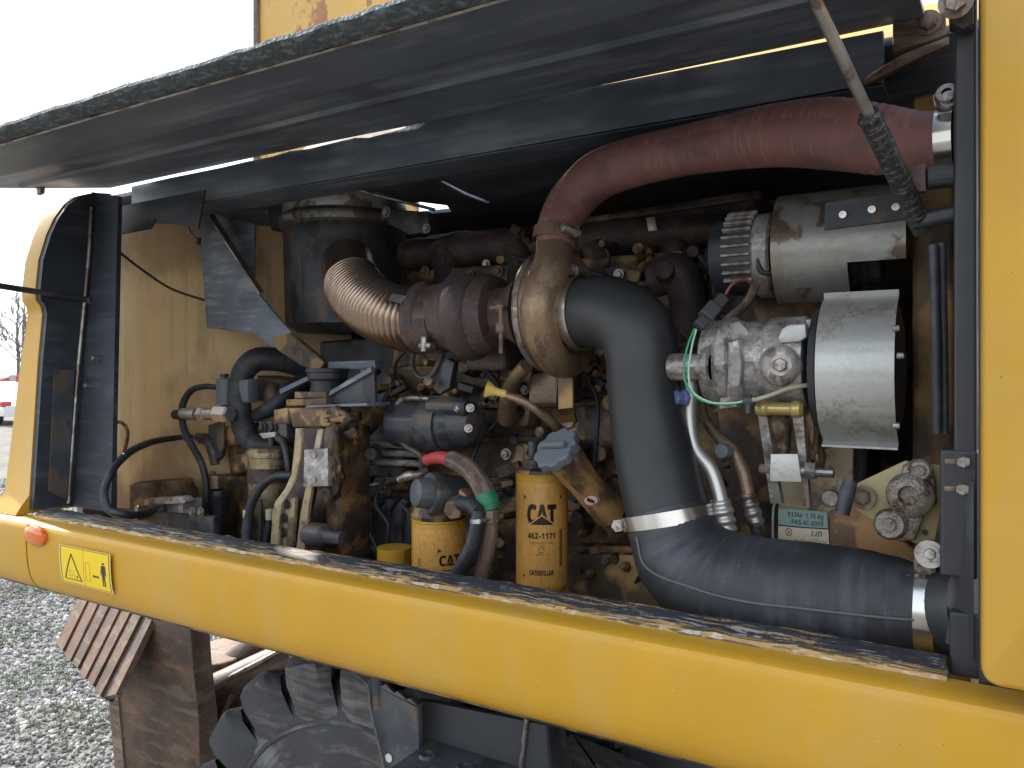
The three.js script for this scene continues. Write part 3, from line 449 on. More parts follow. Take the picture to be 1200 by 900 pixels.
// ================================================================ ENGINE
const engine = thing('diesel_engine', 'oily brown diesel engine block filling the middle of the bay', 'engine');
{
  const Zb = -1.56, e = engine;
  const blk = part('engine_block', poly([[455, 430], [930, 395], [960, 640], [900, 715], [640, 715], [450, 690]], Zb, .42, .01), 'oily', e);
  part('cylinder_head', poly([[470, 318], [900, 285], [925, 395], [458, 432]], Zb - .03, .34, .01), 'oily', e);
  part('valve_cover', poly([[495, 283], [560, 275], [575, 268], [680, 260], [700, 250], [885, 224], [895, 284], [480, 318]], -1.72, .26, .02), 'maroon', e);
  part('cover_flange', poly([[500, 276], [640, 262], [890, 222], [892, 232], [640, 271], [500, 285]], -1.71, .05, .004), 'oily', e);
  part('exhaust_manifold', hose([[476, 299, -1.66, 34], [540, 294, -1.66, 44], [610, 288, -1.66, 40], [690, 282, -1.66, 44], [770, 275, -1.66, 42], [850, 268, -1.66, 36]], { radial: 20, mod: (l, a) => 1 + .07 * Math.sin(l * 42) }), 'maroon', e);
  for (const x of [520, 606, 700, 790]) { part('manifold_port', hose([[x, 290, -1.64, 36], [x + 5, 318, -1.62, 34], [x + 6, 345, -1.60, 38]], { radial: 16 }), 'maroon', e); bolt(P(x - 22, 318, -1.585), AZ, .009, e, 'rust'); bolt(P(x + 30, 322, -1.585), AZ, .009, e, 'rust'); }
  part('part_tag', poly([[757, 255], [767, 254], [770, 270], [760, 271]], -1.598, .002, .0005), 'silver', e);
  for (const st of [[[600, 300, -1.56, 6], [640, 312, -1.54, 6], [690, 318, -1.52, 6], [760, 352, -1.5, 6], [800, 400, -1.5, 6]], [[540, 420, -1.44, 6], [575, 440, -1.46, 6], [590, 480, -1.48, 6], [560, 520, -1.46, 6], [545, 570, -1.42, 6]], [[470, 440, -1.52, 7], [450, 470, -1.48, 7], [440, 500, -1.46, 7], [415, 520, -1.44, 7]], [[690, 400, -1.5, 5], [688, 440, -1.5, 5], [700, 470, -1.5, 5], [695, 560, -1.48, 5]], [[820, 300, -1.48, 7], [840, 330, -1.47, 8], [836, 380, -1.46, 8], [838, 470, -1.46, 8]]]) part('engine_lead', hose(st, { radial: 8 }), 'rubberDark', e);
  // block relief: ribs, side covers, plugs, oil pan rail
  for (const [x0, y0, x1, y1, w, z] of [[560, 470, 760, 466, 9, .02], [560, 512, 770, 508, 7, .015], [650, 600, 790, 596, 14, .03], [640, 640, 800, 640, 9, .04], [560, 560, 640, 556, 10, .02]]) part('casting_rib', poly([[x0, y0], [x1, y1], [x1, y1 + w], [x0, y0 + w]], Zb + z, z + .01, .004), 'oily', e);
  part('oil_pan', poly([[640, 648], [820, 650], [840, 720], [640, 720]], Zb + .055, .12, .012), 'tan', e);
  part('side_cover', poly([[683, 480], [700, 470], [762, 470], [770, 480], [772, 580], [760, 592], [698, 592], [684, 582]], Zb + .028, .04, .012), 'oily', e);
  part('side_cover', poly([[586, 560], [604, 520], [622, 524], [630, 560]], Zb + .05, .06, .012), 'gold', e);
  part('side_cover', poly([[596, 470], [612, 464], [622, 478], [618, 500], [602, 502]], Zb + .06, .06, .012), 'gold', e);
  for (const [x, y, r] of [[711, 530, 8.5], [607, 482, 5], [642, 505, 6], [742, 480, 4], [696, 585, 4], [752, 585, 4], [630, 440, 6], [664, 655, 5], [700, 668, 5], [740, 660, 5], [575, 500, 6], [690, 622, 5], [726, 622, 5]]) part('plug', cyl(P(x, y, Zb + .03), AZ, r * mpp(x, Zb), .04, 20), r > 7 ? 'gold' : 'oily', e);
  // small castings, brackets, unions and pipes that crowd the block
  const q = rng(202), pick = a => a[Math.floor(q() * a.length)], mats = ['oily', 'oily', 'dark', 'maroon', 'gold', 'tan'];
  const zones = [[440, 590, 415, 470, -1.50, 26], [560, 620, 440, 660, -1.50, 26], [660, 770, 400, 480, -1.50, 22], [670, 760, 560, 690, -1.50, 24], [395, 475, 560, 690, -1.50, 30], [420, 480, 430, 560, -1.52, 18], [700, 850, 285, 340, -1.54, 22], [830, 905, 350, 600, -1.46, 22], [480, 620, 270, 320, -1.62, 12]];
  for (const [x0, x1, y0, y1, z, n] of zones) for (let k = 0; k < n; k++) {
    const x = lerp(x0, x1, q()), y = lerp(y0, y1, q()), Z = z - .05 * q(), m = mpp(x, Z), t = q(), w = (6 + 12 * q()) * m;
    if (t < .28) part('casting_boss', lathe([[-.05, w * .62], [.0, w * .55], [.008, w * .48], [.010, w * .3], [.010, 0]], P(x, y, Z), V(.3 * (q() - .5), .3 * (q() - .5), 1), 16), pick(mats), e);
    else if (t < .52) part('small_bracket', rbox(P(x, y, Z), w * (1 + 1.5 * q()), w * (.5 + q()), .03, [0, .5 * (q() - .5), 1.5 * (q() - .5)], .004), pick(mats), e);
    else if (t < .72) bolt(P(x, y, Z + .01), V(.4 * (q() - .5), .3 * (q() - .5), 1), .005 + .005 * q(), e, pick(['rust', 'steel', 'oily', 'bolt']));
    else if (t < .86) part('union', [cyl(P(x, y, Z), V(q() - .5, q() - .5, .8), w * .34, w * 1.6, 14), lathe([[0, 0], [0, w * .5], [w * .5, w * .5], [w * .5, 0]], P(x, y, Z), V(q() - .5, q() - .5, .8), 6, .3)], pick(mats), e);
    else { const a = (q() - .5) * 3, l = 14 + 26 * q(); part('small_pipe', hose([[x, y, Z, 4], [x + l * .4 * Math.cos(a), y + l * .4 * Math.sin(a) - 4, Z + .02, 4.5], [x + l * Math.cos(a + .3), y + l * Math.sin(a + .3), Z + .015, 4.5], [x + l * 1.3 * Math.cos(a + .9), y + l * 1.3 * Math.sin(a + .9), Z - .01, 4]], { radial: 8, per: 6 }), pick(['dark', 'rubberDark', 'steel', 'maroon']), e); }
  }
  // turbo pedestal, flat strap bracket and base casting below the turbocharger
  part('turbo_pedestal', poly([[620, 438], [655, 432], [652, 474], [618, 474]], -1.38, .12, .008), 'gold', e);
  part('strap_bracket', [poly([[653, 425], [671, 425], [671, 478], [654, 480]], -1.30, .008), hexa([P(654, 479, -1.30), P(671, 477, -1.30), P(676, 500, -1.40), P(660, 503, -1.40)].reverse(), V(0, 0, -.008))], 'tan', e);
  bolt(P(668, 497, -1.38), V(.2, .3, 1), .012, e, 'gold');
  part('oil_drain_tube', hose([[617, 428, -1.33, 17], [604, 442, -1.35, 17], [596, 462, -1.40, 18], [594, 490, -1.46, 24]], { radial: 16 }), 'gold', e);
  part('oil_feed_line', hose([[668, 330, -1.45, 9], [700, 335, -1.48, 8], [770, 330, -1.52, 8], [800, 318, -1.54, 8], [808, 332, -1.52, 10], [812, 372, -1.54, 12]], { radial: 10 }), 'dark', e);
  part('water_neck', [hose([[765, 330, -1.5, 40], [792, 318, -1.5, 44], [806, 345, -1.52, 46], [806, 400, -1.55, 50]], { radial: 20 }), cyl(P(780, 322, -1.47), V(.2, .3, 1), .02, .03, 16)], 'maroon', e);
  // front cover, right of the block, seen past the brackets
  part('front_cover', poly([[830, 300], [905, 280], [1000, 330], [1000, 660], [860, 660], [838, 500]], -1.50, .3, .012), 'oily', e);
  part('belt_pulley', [latX([[990, 0], [990, 150], [994, 156], [1004, 152], [1010, 156], [1020, 156], [1024, 150], [1024, 0]], 1005, 560, -1.50, 40)], 'dark', e);
  // starter-side clutter: oil cooler, plates, pipes
  part('flywheel_housing', poly([[372, 400], [470, 392], [486, 440], [500, 560], [480, 690], [372, 690]], -1.62, .24, .02), 'dark', e);
  part('oil_cooler', [poly([[420, 480], [455, 470], [475, 520], [470, 560], [425, 560]], -1.50, .1, .012)], 'dark', e);
  for (const [y, z] of [[520, -1.47], [530, -1.48], [541, -1.47]]) part('cooler_pipe', hose([[432, y, z, 8], [460, y + 1, z, 8], [500, y + 3, z, 8]], { radial: 10 }), 'alu', e);
  part('cooler_elbow', [hose([[422, 548, -1.46, 12], [428, 532, -1.44, 16], [440, 528, -1.42, 18]], { radial: 14 }), cyl(P(436, 530, -1.41), V(.6, -.2, 1), .018, .02, 6)], 'dark', e);
  for (let k = 0; k < 4; k++) part('fin_plate', poly([[424 + k * 17, 600], [438 + k * 16, 584], [446 + k * 16, 588], [440 + k * 15, 600], [440 + k * 15, 650], [424 + k * 16, 650]], -1.50 + .01 * k, .05, .006), 'dark', e);
  part('fuel_pipe', hose([[402, 575, -1.46, 6], [425, 571, -1.46, 6], [450, 566, -1.46, 7], [480, 560, -1.44, 8], [500, 556, -1.42, 8]], { radial: 8 }), 'steel', e);
  for (const [x, y, w] of [[408, 576, 10], [420, 572, 9], [466, 562, 11], [476, 559, 13], [487, 557, 10]]) part('pipe_nut', lathe([[-.008, 0], [-.008, w * .0009], [.008, w * .0009], [.008, 0]], P(x, y, -1.455), AX, 6, .3), 'steel', e);
  for (const [a, b, c, d] of [[[470, 590], [486, 612], [480, 640], [492, 660]], [[450, 560], [440, 590], [455, 615], [450, 650]], [[395, 590], [415, 600], [440, 640], [445, 670]]]) part('wiring', hose([a, b, c, d].map(([x, y]) => [x, y, -1.42, 5]), { radial: 7 }), 'rubberDark', e);
}
// ---- turbocharger
const turbo = thing('turbocharger', 'bronze turbocharger with scroll housing between exhaust and black hose', 'turbocharger');
{
  const Z = -1.265, c = P(662, 364, Z); const Rr = .088, st = [], rd = []; const n = 26;
  for (let i = 0; i <= n; i++) { const f = (-325 + 325 * i / n) * Math.PI / 180; const g = i / n; const r = .015 + .018 * g; st.push(V(c.x, c.y + Math.sin(f) * (Rr + r * .35), c.z + Math.cos(f) * (Rr + r * .35))); rd.push(r); }
  const l = st[n]; st.push(P(644, 320, -1.185), P(649, 300, -1.205), P(651, 278, -1.222)); rd.push(.0335, .033, .0325);
  part('scroll_housing', sweep(st, rd, { per: 4, radial: 24 }), 'gold', turbo);
  part('compressor_cover', lathe([[-.045, 0], [-.045, .100], [-.040, .104], [-.026, .104], [-.022, .098], [.0, .096], [.018, .080], [.030, .068], [.036, .062], [.050, .061], [.050, .05], [.03, .045]], c, AX, 48), 'gold', turbo);
  part('v_band', lathe([[-.050, .098], [-.052, .106], [-.046, .110], [-.040, .106], [-.040, .098]], c, AX, 48), 'steel', turbo);
  for (let k = 0; k < 6; k++) { const a = -1 + k * .62; bolt(c.clone().add(V(-.036, .094 * Math.sin(a), .094 * Math.cos(a))), AX, .006, turbo, 'rust'); }
  const x = c.x - .03; c.x -= .03; part('bearing_housing', lathe([[-.15, 0], [-.15, .06], [-.12, .052], [-.09, .05], [-.06, .066], [-.045, .08], [-.045, 0]], c, AX, 36), 'maroon', turbo);
  part('turbine_housing', lathe([[-.30, 0], [-.30, .066], [-.295, .073], [-.275, .073], [-.27, .066], [-.25, .066], [-.21, .074], [-.17, .080], [-.13, .078], [-.115, .072], [-.108, .05], [-.108, 0]], c, AX, 48), 'maroon', turbo, 'rust-brown turbine housing');
  part('turbine_scroll', sweep(Array.from({ length: 14 }, (_, i) => { const f = (-200 + 260 * i / 13) * Math.PI / 180; return V(x - .175, c.y + Math.sin(f) * .062, c.z + Math.cos(f) * .062); }), Array.from({ length: 14 }, (_, i) => .024 + .012 * i / 13), { per: 4, radial: 18 }), 'maroon', turbo);
  part('turbine_foot', rbox(V(x - .18, c.y - .07, c.z - .12), .1, .08, .14, null, .012), 'maroon', turbo);
  part('wastegate_rod', [bar(P(587, 362, -1.17), P(587, 414, -1.18), .004), cyl(P(587, 390, -1.178), AY, .009, .018, 6), cyl(P(587, 365, -1.176), AY, .008, .012, 6), rbox(P(584, 361, -1.175), .03, .006, .02)], 'rust', turbo);
}
// ---- exhaust: corrugated elbow and silencer
const flex = thing('exhaust_elbow', 'corrugated metal exhaust elbow leading from turbocharger to silencer', 'exhaust pipe');
{
  const st = [[516, 377, -1.262, 74], [492, 376, -1.262, 72], [470, 373, -1.27, 70], [445, 364, -1.30, 68], [424, 348, -1.36, 66], [412, 328, -1.43, 64], [408, 310, -1.50, 62]];
  part('bellows', hose(st, { per: 70, radial: 36, mod: (l, a, t) => 1 + (t > .17 && t < .80 ? .085 * Math.sin(l * 6.283 / .0155) : 0) }), 'flex', flex);
  part('collar', [latX([[490, 0], [490, 74], [494, 77], [516, 77], [520, 74], [520, 0]], 505, 376, -1.262, 40)], 'maroon', flex);
  part('collar_bolt', [cyl(P(497, 412, -1.2), AY, .007, .03, 6), rbox(P(500, 405, -1.205), .03, .012, .02)], 'steel', flex);
  part('upper_clamp', lathe([[-.012, .056], [-.012, .064], [.012, .064], [.012, .056]], P(408, 316, -1.478), V(-.05, .6, -.8), 36), 'dark', flex);
  part('heat_tab', [hexa([P(455, 352, -1.2), P(470, 356, -1.2), P(477, 347, -1.2), P(460, 344, -1.2)], V(0, 0, -.01))], 'dark', flex);
}
const muf = thing('silencer', 'dark round silencer can hanging under the bay roof', 'silencer');
{
  part('can_body', latY([[392, 0], [390, 110], [382, 136], [300, 140], [286, 140], [282, 142], [276, 142], [272, 140], [268, 146], [262, 148], [258, 146], [257, 142], [222, 140], [214, 136], [210, 0]], 405, -1.66, 56), 'dark', muf);
  part('upper_band', latY([[268, 142], [269, 150], [264, 152], [260, 150], [259, 142]], 405, -1.66, 56), 'steel', muf);
  part('lid', latY([[256, 141], [254, 143], [222, 141], [216, 138], [210, 120], [210, 0]], 405, -1.66, 56), 'guard', muf);
  part('can_bracket', poly([[313, 238], [338, 234], [338, 268], [318, 270]], -1.60, .05), 'dark', muf); part('can_bracket', [poly([[455, 245], [500, 248], [505, 270], [480, 275], [455, 262]], -1.50, .03)], 'dark', muf);
  bolt(P(453, 249, -1.47), AZ, .009, muf); bolt(P(500, 268, -1.495), AZ, .008, muf);
  part('band_clamp', [hose([[345, 235, -1.49, 4], [400, 218, -1.40, 4], [440, 228, -1.45, 4], [510, 246, -1.55, 4]], { radial: 6 })], 'steel', muf);
}
// ---- gusset plates hanging from the roof
const gus = thing('support_bracket', 'grey triangular support plate in front of the yellow bulkhead', 'bracket');
{
  part('gusset_plate', poly([[232, 252], [243, 253], [262, 282], [303, 345], [330, 377], [376, 426], [366, 432], [332, 411], [310, 402], [300, 392], [242, 384]], -1.40, .008), 'plateGrey' in M ? 'plateGrey' : mk('plateGrey', T.black, 2.4, .55, .05, bumpCast, .001, { color: C(1.35, 1.3, 1.22) }), gus);
  part('gusset_flange', hexa([P(243, 253, -1.40), P(303, 345, -1.40), P(308, 343, -1.46), P(250, 252, -1.46)], V(.004, .003, 0)), 'steel', gus);
  part('rear_plate', poly([[250, 250], [298, 262], [297, 325], [300, 345]], -1.48, .008), 'plateGrey', gus);
  part('brace_leg', poly([[318, 396], [338, 390], [380, 425], [372, 436], [352, 428], [325, 410]], -1.39, .02), 'grimy' in M ? 'grimy' : mk('grimy', T.grimeTan, 2.4, .6, 0, null, 0, { color: C(.6, .6, .62) }), gus);
}
const hook = thing('wire_hook', 'bent wire hook hanging beside the grey support plate', 'hook');
part('wire', hose([[214, 246, -1.36, 3], [217, 258, -1.36, 3], [226, 276, -1.36, 3], [233, 284, -1.37, 3]], { radial: 6 }), 'steel', hook);
part('wire_end', cyl(P(233, 287, -1.37), AY, .006, .02, 10), 'rubberDark', hook);
// ---- starter motor in its saddle
const starter = thing('starter_motor', 'black starter motor held in a curved saddle strap', 'starter motor');
{
  const Z = -1.40; part('motor_body', latX([[464, 0], [464, 50], [468, 58], [510, 60], [512, 62], [516, 62], [518, 60], [534, 58], [540, 52], [540, 0]], 505, 497, Z, 40), 'blackGloss', starter);
  part('end_cap', latX([[530, 0], [530, 56], [550, 54], [558, 44], [562, 24], [562, 0]], 540, 497, Z, 40), 'dark', starter);
  part('mounting_band', latX([[503, 60], [503, 67], [525, 67], [525, 60]], 512, 497, Z, 40), 'dark', starter);
  part('solenoid', latX([[505, 0], [505, 22], [545, 22], [548, 16], [548, 0]], 525, 476, -1.36, 24), 'dark', starter);
  part('saddle_strap', hose([[462, 482, -1.37, 8], [470, 469, -1.37, 7], [505, 467, -1.36, 6], [530, 467, -1.36, 6]], { radial: 8 }), 'steel', starter); part('saddle_strap', hose([[462, 482, -1.37, 8], [461, 505, -1.37, 8], [475, 522, -1.37, 8], [494, 536, -1.38, 8], [492, 560, -1.4, 6]], { radial: 8 }), 'dark', starter);
  part('lifting_eye', [hose([[485, 414, -1.36, 5], [484, 430, -1.35, 5], [492, 442, -1.34, 6], [505, 440, -1.34, 6], [514, 425, -1.35, 7], [520, 412, -1.36, 8]], { radial: 8 }), poly([[512, 430], [524, 420], [532, 425], [526, 455], [514, 462], [508, 455]], -1.35, .02)], 'dark', starter);
  for (const [x, y] of [[537, 478], [549, 502], [551, 478]]) bolt(P(x, y, -1.345), V(.5, .1, 1), .006, starter); part('terminal', cyl(P(505, 450, -1.335), V(.3, .4, 1), .012, .02, 6), 'gold', starter);
}
// ---- filters
function printTex(big) {
  return canvasTex(1024, big ? 1536 : 1024, (g, w, h) => {
    const q = rng(big ? 3 : 8); g.fillStyle = '#cc9a50'; g.fillRect(0, 0, w, h);
    for (let i = 0; i < 2600; i++) { g.fillStyle = `rgba(${90 + q() * 60 | 0},${50 + q() * 40 | 0},20,${.03 + .07 * q()})`; const s = 2 + q() * q() * 60; g.beginPath(); g.ellipse(q() * w, q() * h, s * .4, s, (q() - .5) * .3, 0, 7); g.fill(); }
    g.fillStyle = '#1b1712'; g.textAlign = 'center';
    if (big) {
      // word mark with the wedge under it
      const ox = 505, oy = 600; g.font = 'bold 385px sans-serif'; g.save(); g.translate(ox, oy); g.scale(.66, 1); g.lineWidth = 26; g.strokeStyle = '#1b1712'; g.strokeText('CAT', 0, 0); g.fillText('CAT', 0, 0); g.restore();
      g.fillStyle = '#cc9a50'; g.beginPath(); g.moveTo(ox - 215, oy + 22); g.lineTo(ox + 8, oy - 138); g.lineTo(ox + 235, oy + 22); g.closePath(); g.fill(); g.fillStyle = '#1b1712'; g.beginPath(); g.moveTo(ox - 178, oy + 16); g.lineTo(ox + 8, oy - 114); g.lineTo(ox + 196, oy + 16); g.closePath(); g.fill();
      g.font = 'bold 34px sans-serif'; g.fillText('™', ox + 295, oy - 260);
      g.font = 'bold 118px sans-serif'; g.save(); g.translate(ox + 5, 822); g.scale(.86, 1); g.lineWidth = 5; g.strokeStyle = '#1b1712'; g.strokeText('462–1171', 0, 0); g.fillText('462–1171', 0, 0); g.restore();
      g.font = '54px sans-serif'; g.fillStyle = '#4a3518'; g.fillText('Engine Oil Filter', ox, 900); g.strokeStyle = '#1b1712'; g.lineWidth = 8; g.beginPath(); g.moveTo(ox, 925); g.bezierCurveTo(ox + 62, 985, ox + 50, 1025, ox, 1025); g.bezierCurveTo(ox - 50, 1025, ox - 62, 985, ox, 925); g.stroke(); g.fillStyle = '#1b1712'; for (const d of [-72, -26, 24, 70]) { g.beginPath(); g.arc(ox + d, 1055, 10, 0, 7); g.fill(); }
      g.font = 'bold 100px sans-serif'; g.save(); g.translate(ox, 1365); g.scale(.60, 1); g.lineWidth = 6; g.strokeText('CATERPILLAR', 0, 0); g.fillText('CATERPILLAR', 0, 0); g.restore();
      for (const [x, y] of [[245, 215], [835, 215], [222, 1390]]) { g.beginPath(); g.moveTo(x - 12, y - 30); g.lineTo(x + 18, y); g.lineTo(x - 12, y + 22); g.lineTo(x - 12, y + 45); g.lineTo(x - 22, y + 45); g.lineTo(x - 22, y - 30); g.fill(); }
      g.fillStyle = '#5a4018'; g.fillRect(800, 690, 60, 560); g.fillStyle = '#b98430'; for (let y = 700; y < 1240; y += 14) g.fillRect(806, y, 20 + 26 * q(), 5);
    } else {
      g.save(); g.translate(640, 640); g.scale(.85, 1.15); g.font = 'bold 215px sans-serif'; g.lineWidth = 10; g.strokeStyle = '#1b1712'; g.strokeText('CAT', 0, 0); g.fillText('CAT', 0, 0); g.restore();
      g.fillStyle = '#cc9a50'; g.beginPath(); g.moveTo(545, 650); g.lineTo(645, 570); g.lineTo(745, 650); g.fill(); g.fillStyle = '#1b1712'; g.beginPath(); g.moveTo(560, 646); g.lineTo(645, 582); g.lineTo(730, 646); g.fill(); g.lineWidth = 10; g.beginPath(); g.arc(775, 570, 62, -1.5, 1.5); g.stroke();
      g.font = 'bold 120px sans-serif'; g.fillText('308', 620, 800); g.beginPath(); g.moveTo(470, 340); g.lineTo(515, 375); g.lineTo(470, 400); g.fill(); g.fillRect(456, 330, 14, 90);
      for (let y = 520; y < 1000; y += 16) { g.fillStyle = '#5a4420'; g.fillRect(120, y, 70 + 40 * q(), 7); }
    }
  });
}
function filter(o, px, Z, top, bot, w, big) {
  const m = mpp(px, Z), r = w * m / 2, c = P(px, bot, Z), y1 = P(px, top, Z).y - c.y;
  part('canister', lathe([[0, 0], [0, r * .86], [.006, r * .97], [.014, r], [y1 - .012, r], [y1 - .006, r * .985], [y1 - .004, r * 1.01], [y1, r * 1.01], [y1, 0]], c, AY, 48), 'yellow', o);
  // printed wrap: an arc of the canister, half a millimetre proud, facing the opening
  const A0 = -1.25, A1 = 1.25, face = Math.atan2(-c.x, -c.z) + (big ? .0 : .1), n = 40, pos = [], uv = [], idx = [], nor = [];
  for (let i = 0; i <= n; i++) { const a = face + lerp(A0, A1, i / n); for (const k of [0, 1]) { pos.push(c.x + Math.sin(a) * (r + .0006), c.y + lerp(.018, y1 - .016, k), c.z + Math.cos(a) * (r + .0006)); nor.push(Math.sin(a), 0, Math.cos(a)); uv.push(i / n, k); } }
  for (let i = 0; i < n; i++) idx.push(i * 2, i * 2 + 2, i * 2 + 1, i * 2 + 1, i * 2 + 2, i * 2 + 3);
  const g = new THREE.BufferGeometry(); g.setAttribute('position', new THREE.Float32BufferAttribute(pos, 3)); g.setAttribute('normal', new THREE.Float32BufferAttribute(nor, 3)); g.setAttribute('uv', new THREE.Float32BufferAttribute(uv, 2)); g.setIndex(idx);
  if (big !== null) part('printed_label', clean(g), new THREE.MeshPhysicalMaterial({ map: printTex(big), roughness: .38, clearcoat: .2 }), o);
  return { c, r, y1, m };
}
const oilF = thing('oil_filter', 'tall yellow oil filter with bold black lettering', 'filter'); filter(oilF, 635, -1.37, 553, 690, 61, true);
part('filter_head', [latY([[553, 62], [549, 60], [546, 46], [520, 44], [518, 0]], 635, -1.37), poly([[610, 520], [640, 515], [660, 530], [655, 552], [612, 552]], -1.36, .14, .012)], 'oily', oilF);
part('sensor', [cyl(P(624, 535, -1.31), AY, .009, .03, 12), cyl(P(624, 546, -1.31), AY, .013, .014, 6)], 'dark', oilF); part('sensor_plug', hose([[622, 532, -1.31, 12], [626, 522, -1.33, 10], [640, 515, -1.36, 10], [655, 512, -1.4, 10]], { radial: 12 }), 'dark', oilF);
const fuelF = thing('fuel_filter', 'shorter yellow fuel filter under the priming pump', 'filter'); filter(fuelF, 514, -1.30, 606, 690, 63, false);
part('filter_base', [latY([[606, 64], [602, 66], [598, 62], [590, 56], [580, 44], [570, 0]], 514, -1.30)], 'oily', fuelF);
const smallF = thing('spin_on_filter', 'plain low yellow filter behind the sill beside the fuel filter', 'filter'); { const f = filter(smallF, 462, -1.33, 641, 690, 40, null); }
// ---- priming pump on the fuel filter head
const pump = thing('priming_pump', 'round black priming pump knob above the fuel filter', 'priming pump');
{
  const d = V(-.45, .12, .88).normalize(), c = P(505, 578, -1.24);
  part('pump_housing', [lathe([[-.09, 0], [-.09, .036], [-.03, .040], [-.01, .043], [0, .043], [.006, .040], [.006, 0]], c, d, 36)], 'dark', pump);
  part('pump_knob', lathe([[0, 0], [0, .031], [.024, .030], [.030, .027], [.033, .018], [.034, 0]], c.clone().addScaledVector(d, .004), d, 36), 'knob', pump);
  part('valve_body', [poly([[512, 580], [535, 570], [548, 580], [545, 605], [520, 606]], -1.26, .08, .012), cyl(P(538, 590, -1.25), V(.3, -.2, 1), .02, .04, 6)], 'gold', pump);
  part('banjo_fitting', hose([[468, 562, -1.28, 9], [478, 558, -1.28, 12], [490, 556, -1.28, 9], [500, 552, -1.3, 9]], { radial: 8 }), 'steel', pump);
}
const sleeve = thing('sleeved_hose', 'brown sleeved hose with red end and green tape band', 'hose');
{
  const s = [[500, 539, -1.28, 13], [514, 536, -1.265, 15], [530, 539, -1.25, 17]]; part('red_end', hose(s, { radial: 16 }), 'redRubber', sleeve);
  part('woven_sleeve', hose([[529, 538, -1.25, 21], [548, 548, -1.235, 23], [562, 565, -1.225, 24], [570, 582, -1.22, 24]], { radial: 18 }), 'brownSleeve', sleeve);
  part('green_tape', hose([[568, 578, -1.22, 25], [572, 588, -1.22, 26], [574, 597, -1.22, 24]], { radial: 18 }), 'greenTape', sleeve);
  part('lower_hose', hose([[573, 595, -1.22, 20], [575, 612, -1.22, 19], [572, 640, -1.22, 18], [560, 690, -1.23, 18]], { radial: 14 }), 'brownSleeve', sleeve);
  part('crimp', cyl(P(575, 612, -1.22), AY, .017, .025, 8), 'gold', sleeve);
}
const drain = thing('rubber_drain_hose', 'short black rubber hose with steel band across the fuel filter', 'hose');
part('hose', hose([[561, 598, -1.19, 15], [559, 616, -1.19, 17], [554, 640, -1.19, 19], [540, 668, -1.195, 19], [526, 700, -1.2, 18]], { radial: 18 }), 'rubber', drain); clampBand(P(560, 610, -1.19), V(-.1, 1, 0), .0125, .008, V(1, 0, .4), drain, 'shiny', .004);
part('convoluted_end', hose([[540, 590, -1.22, 16], [552, 592, -1.205, 18], [561, 600, -1.19, 17]], { radial: 14, per: 16, mod: l => 1 + .07 * Math.sin(l * 900) }), 'rubberDark', drain);
// ---- oil filler and dipstick
const filler = thing('oil_filler', 'tan oil filler neck with dirty grey screw cap', 'oil filler');
{
  const a = P(655, 530, -1.25), b = P(715, 600, -1.38), d = a.clone().sub(b).normalize(), L = a.distanceTo(b);
  part('filler_neck', lathe([[0, 0], [0, .034], [L * .45, .032], [L * .55, .031], [L * .72, .034], [L * .9, .037], [L - .004, .037], [L - .004, 0]], b, d, 32), 'tan', filler);
  part('filler_pipe', hose([[715, 600, -1.38, 38], [726, 612, -1.42, 36], [735, 620, -1.5, 36]], { radial: 20 }), 'oily', filler);
  const cap = new THREE.Shape(); for (let i = 0; i <= 72; i++) { const t = i / 72 * 6.2832, r = .040 + .0028 * Math.sin(t * 9); i ? cap.lineTo(Math.cos(t) * r, Math.sin(t) * r) : cap.moveTo(r, 0); }
  const cg = new THREE.ExtrudeGeometry(cap, { depth: .012, bevelEnabled: true, bevelSize: .004, bevelThickness: .004, bevelSegments: 3 }); cg.applyQuaternion(new THREE.Quaternion().setFromUnitVectors(AZ, d)); cg.translate(a.x, a.y, a.z);
  part('filler_cap', boxUV(clean(cg)), 'greyPlastic', filler); { const rg = rbox(V(0, 0, .022), .06, .012, .012); rg.applyQuaternion(new THREE.Quaternion().setFromUnitVectors(AZ, d)); rg.translate(a.x, a.y, a.z); part('cap_grip', rg, 'greyPlastic', filler); }
  // round pictogram sticker lying on the neck
  const t = canvasTex(128, 128, (g) => { g.fillStyle = '#b08a4a'; g.fillRect(0, 0, 128, 128); g.fillStyle = '#e9e4da'; g.beginPath(); g.arc(64, 64, 62, 0, 7); g.fill(); g.strokeStyle = '#b2382a'; g.lineWidth = 11; g.beginPath(); g.arc(64, 64, 54, 0, 7); g.stroke(); g.fillStyle = '#1a1612'; g.beginPath(); g.ellipse(64, 68, 34, 17, .45, 0, 7); g.fill(); g.lineWidth = 8; g.beginPath(); g.moveTo(30, 30); g.lineTo(98, 98); g.stroke(); });
  const sd = V(.10, .12, 1).addScaledVector(d, -V(.10, .12, 1).dot(d)).normalize(), sc = b.clone().addScaledVector(d, L * .42).addScaledVector(sd, .0335), g = new THREE.CircleGeometry(.0165, 28), y = V(.1, 1, 0).addScaledVector(sd, -V(.1, 1, 0).dot(sd)).normalize(); g.applyMatrix4(new THREE.Matrix4().makeBasis(y.clone().cross(sd), y, sd).setPosition(sc)); part('sticker', clean(g), new THREE.MeshStandardMaterial({ map: t, roughness: .5, side: THREE.DoubleSide }), filler, 'round white and red sticker');
}
const dip = thing('dipstick', 'oil dipstick with pale yellow flared handle and curved tube', 'dipstick');
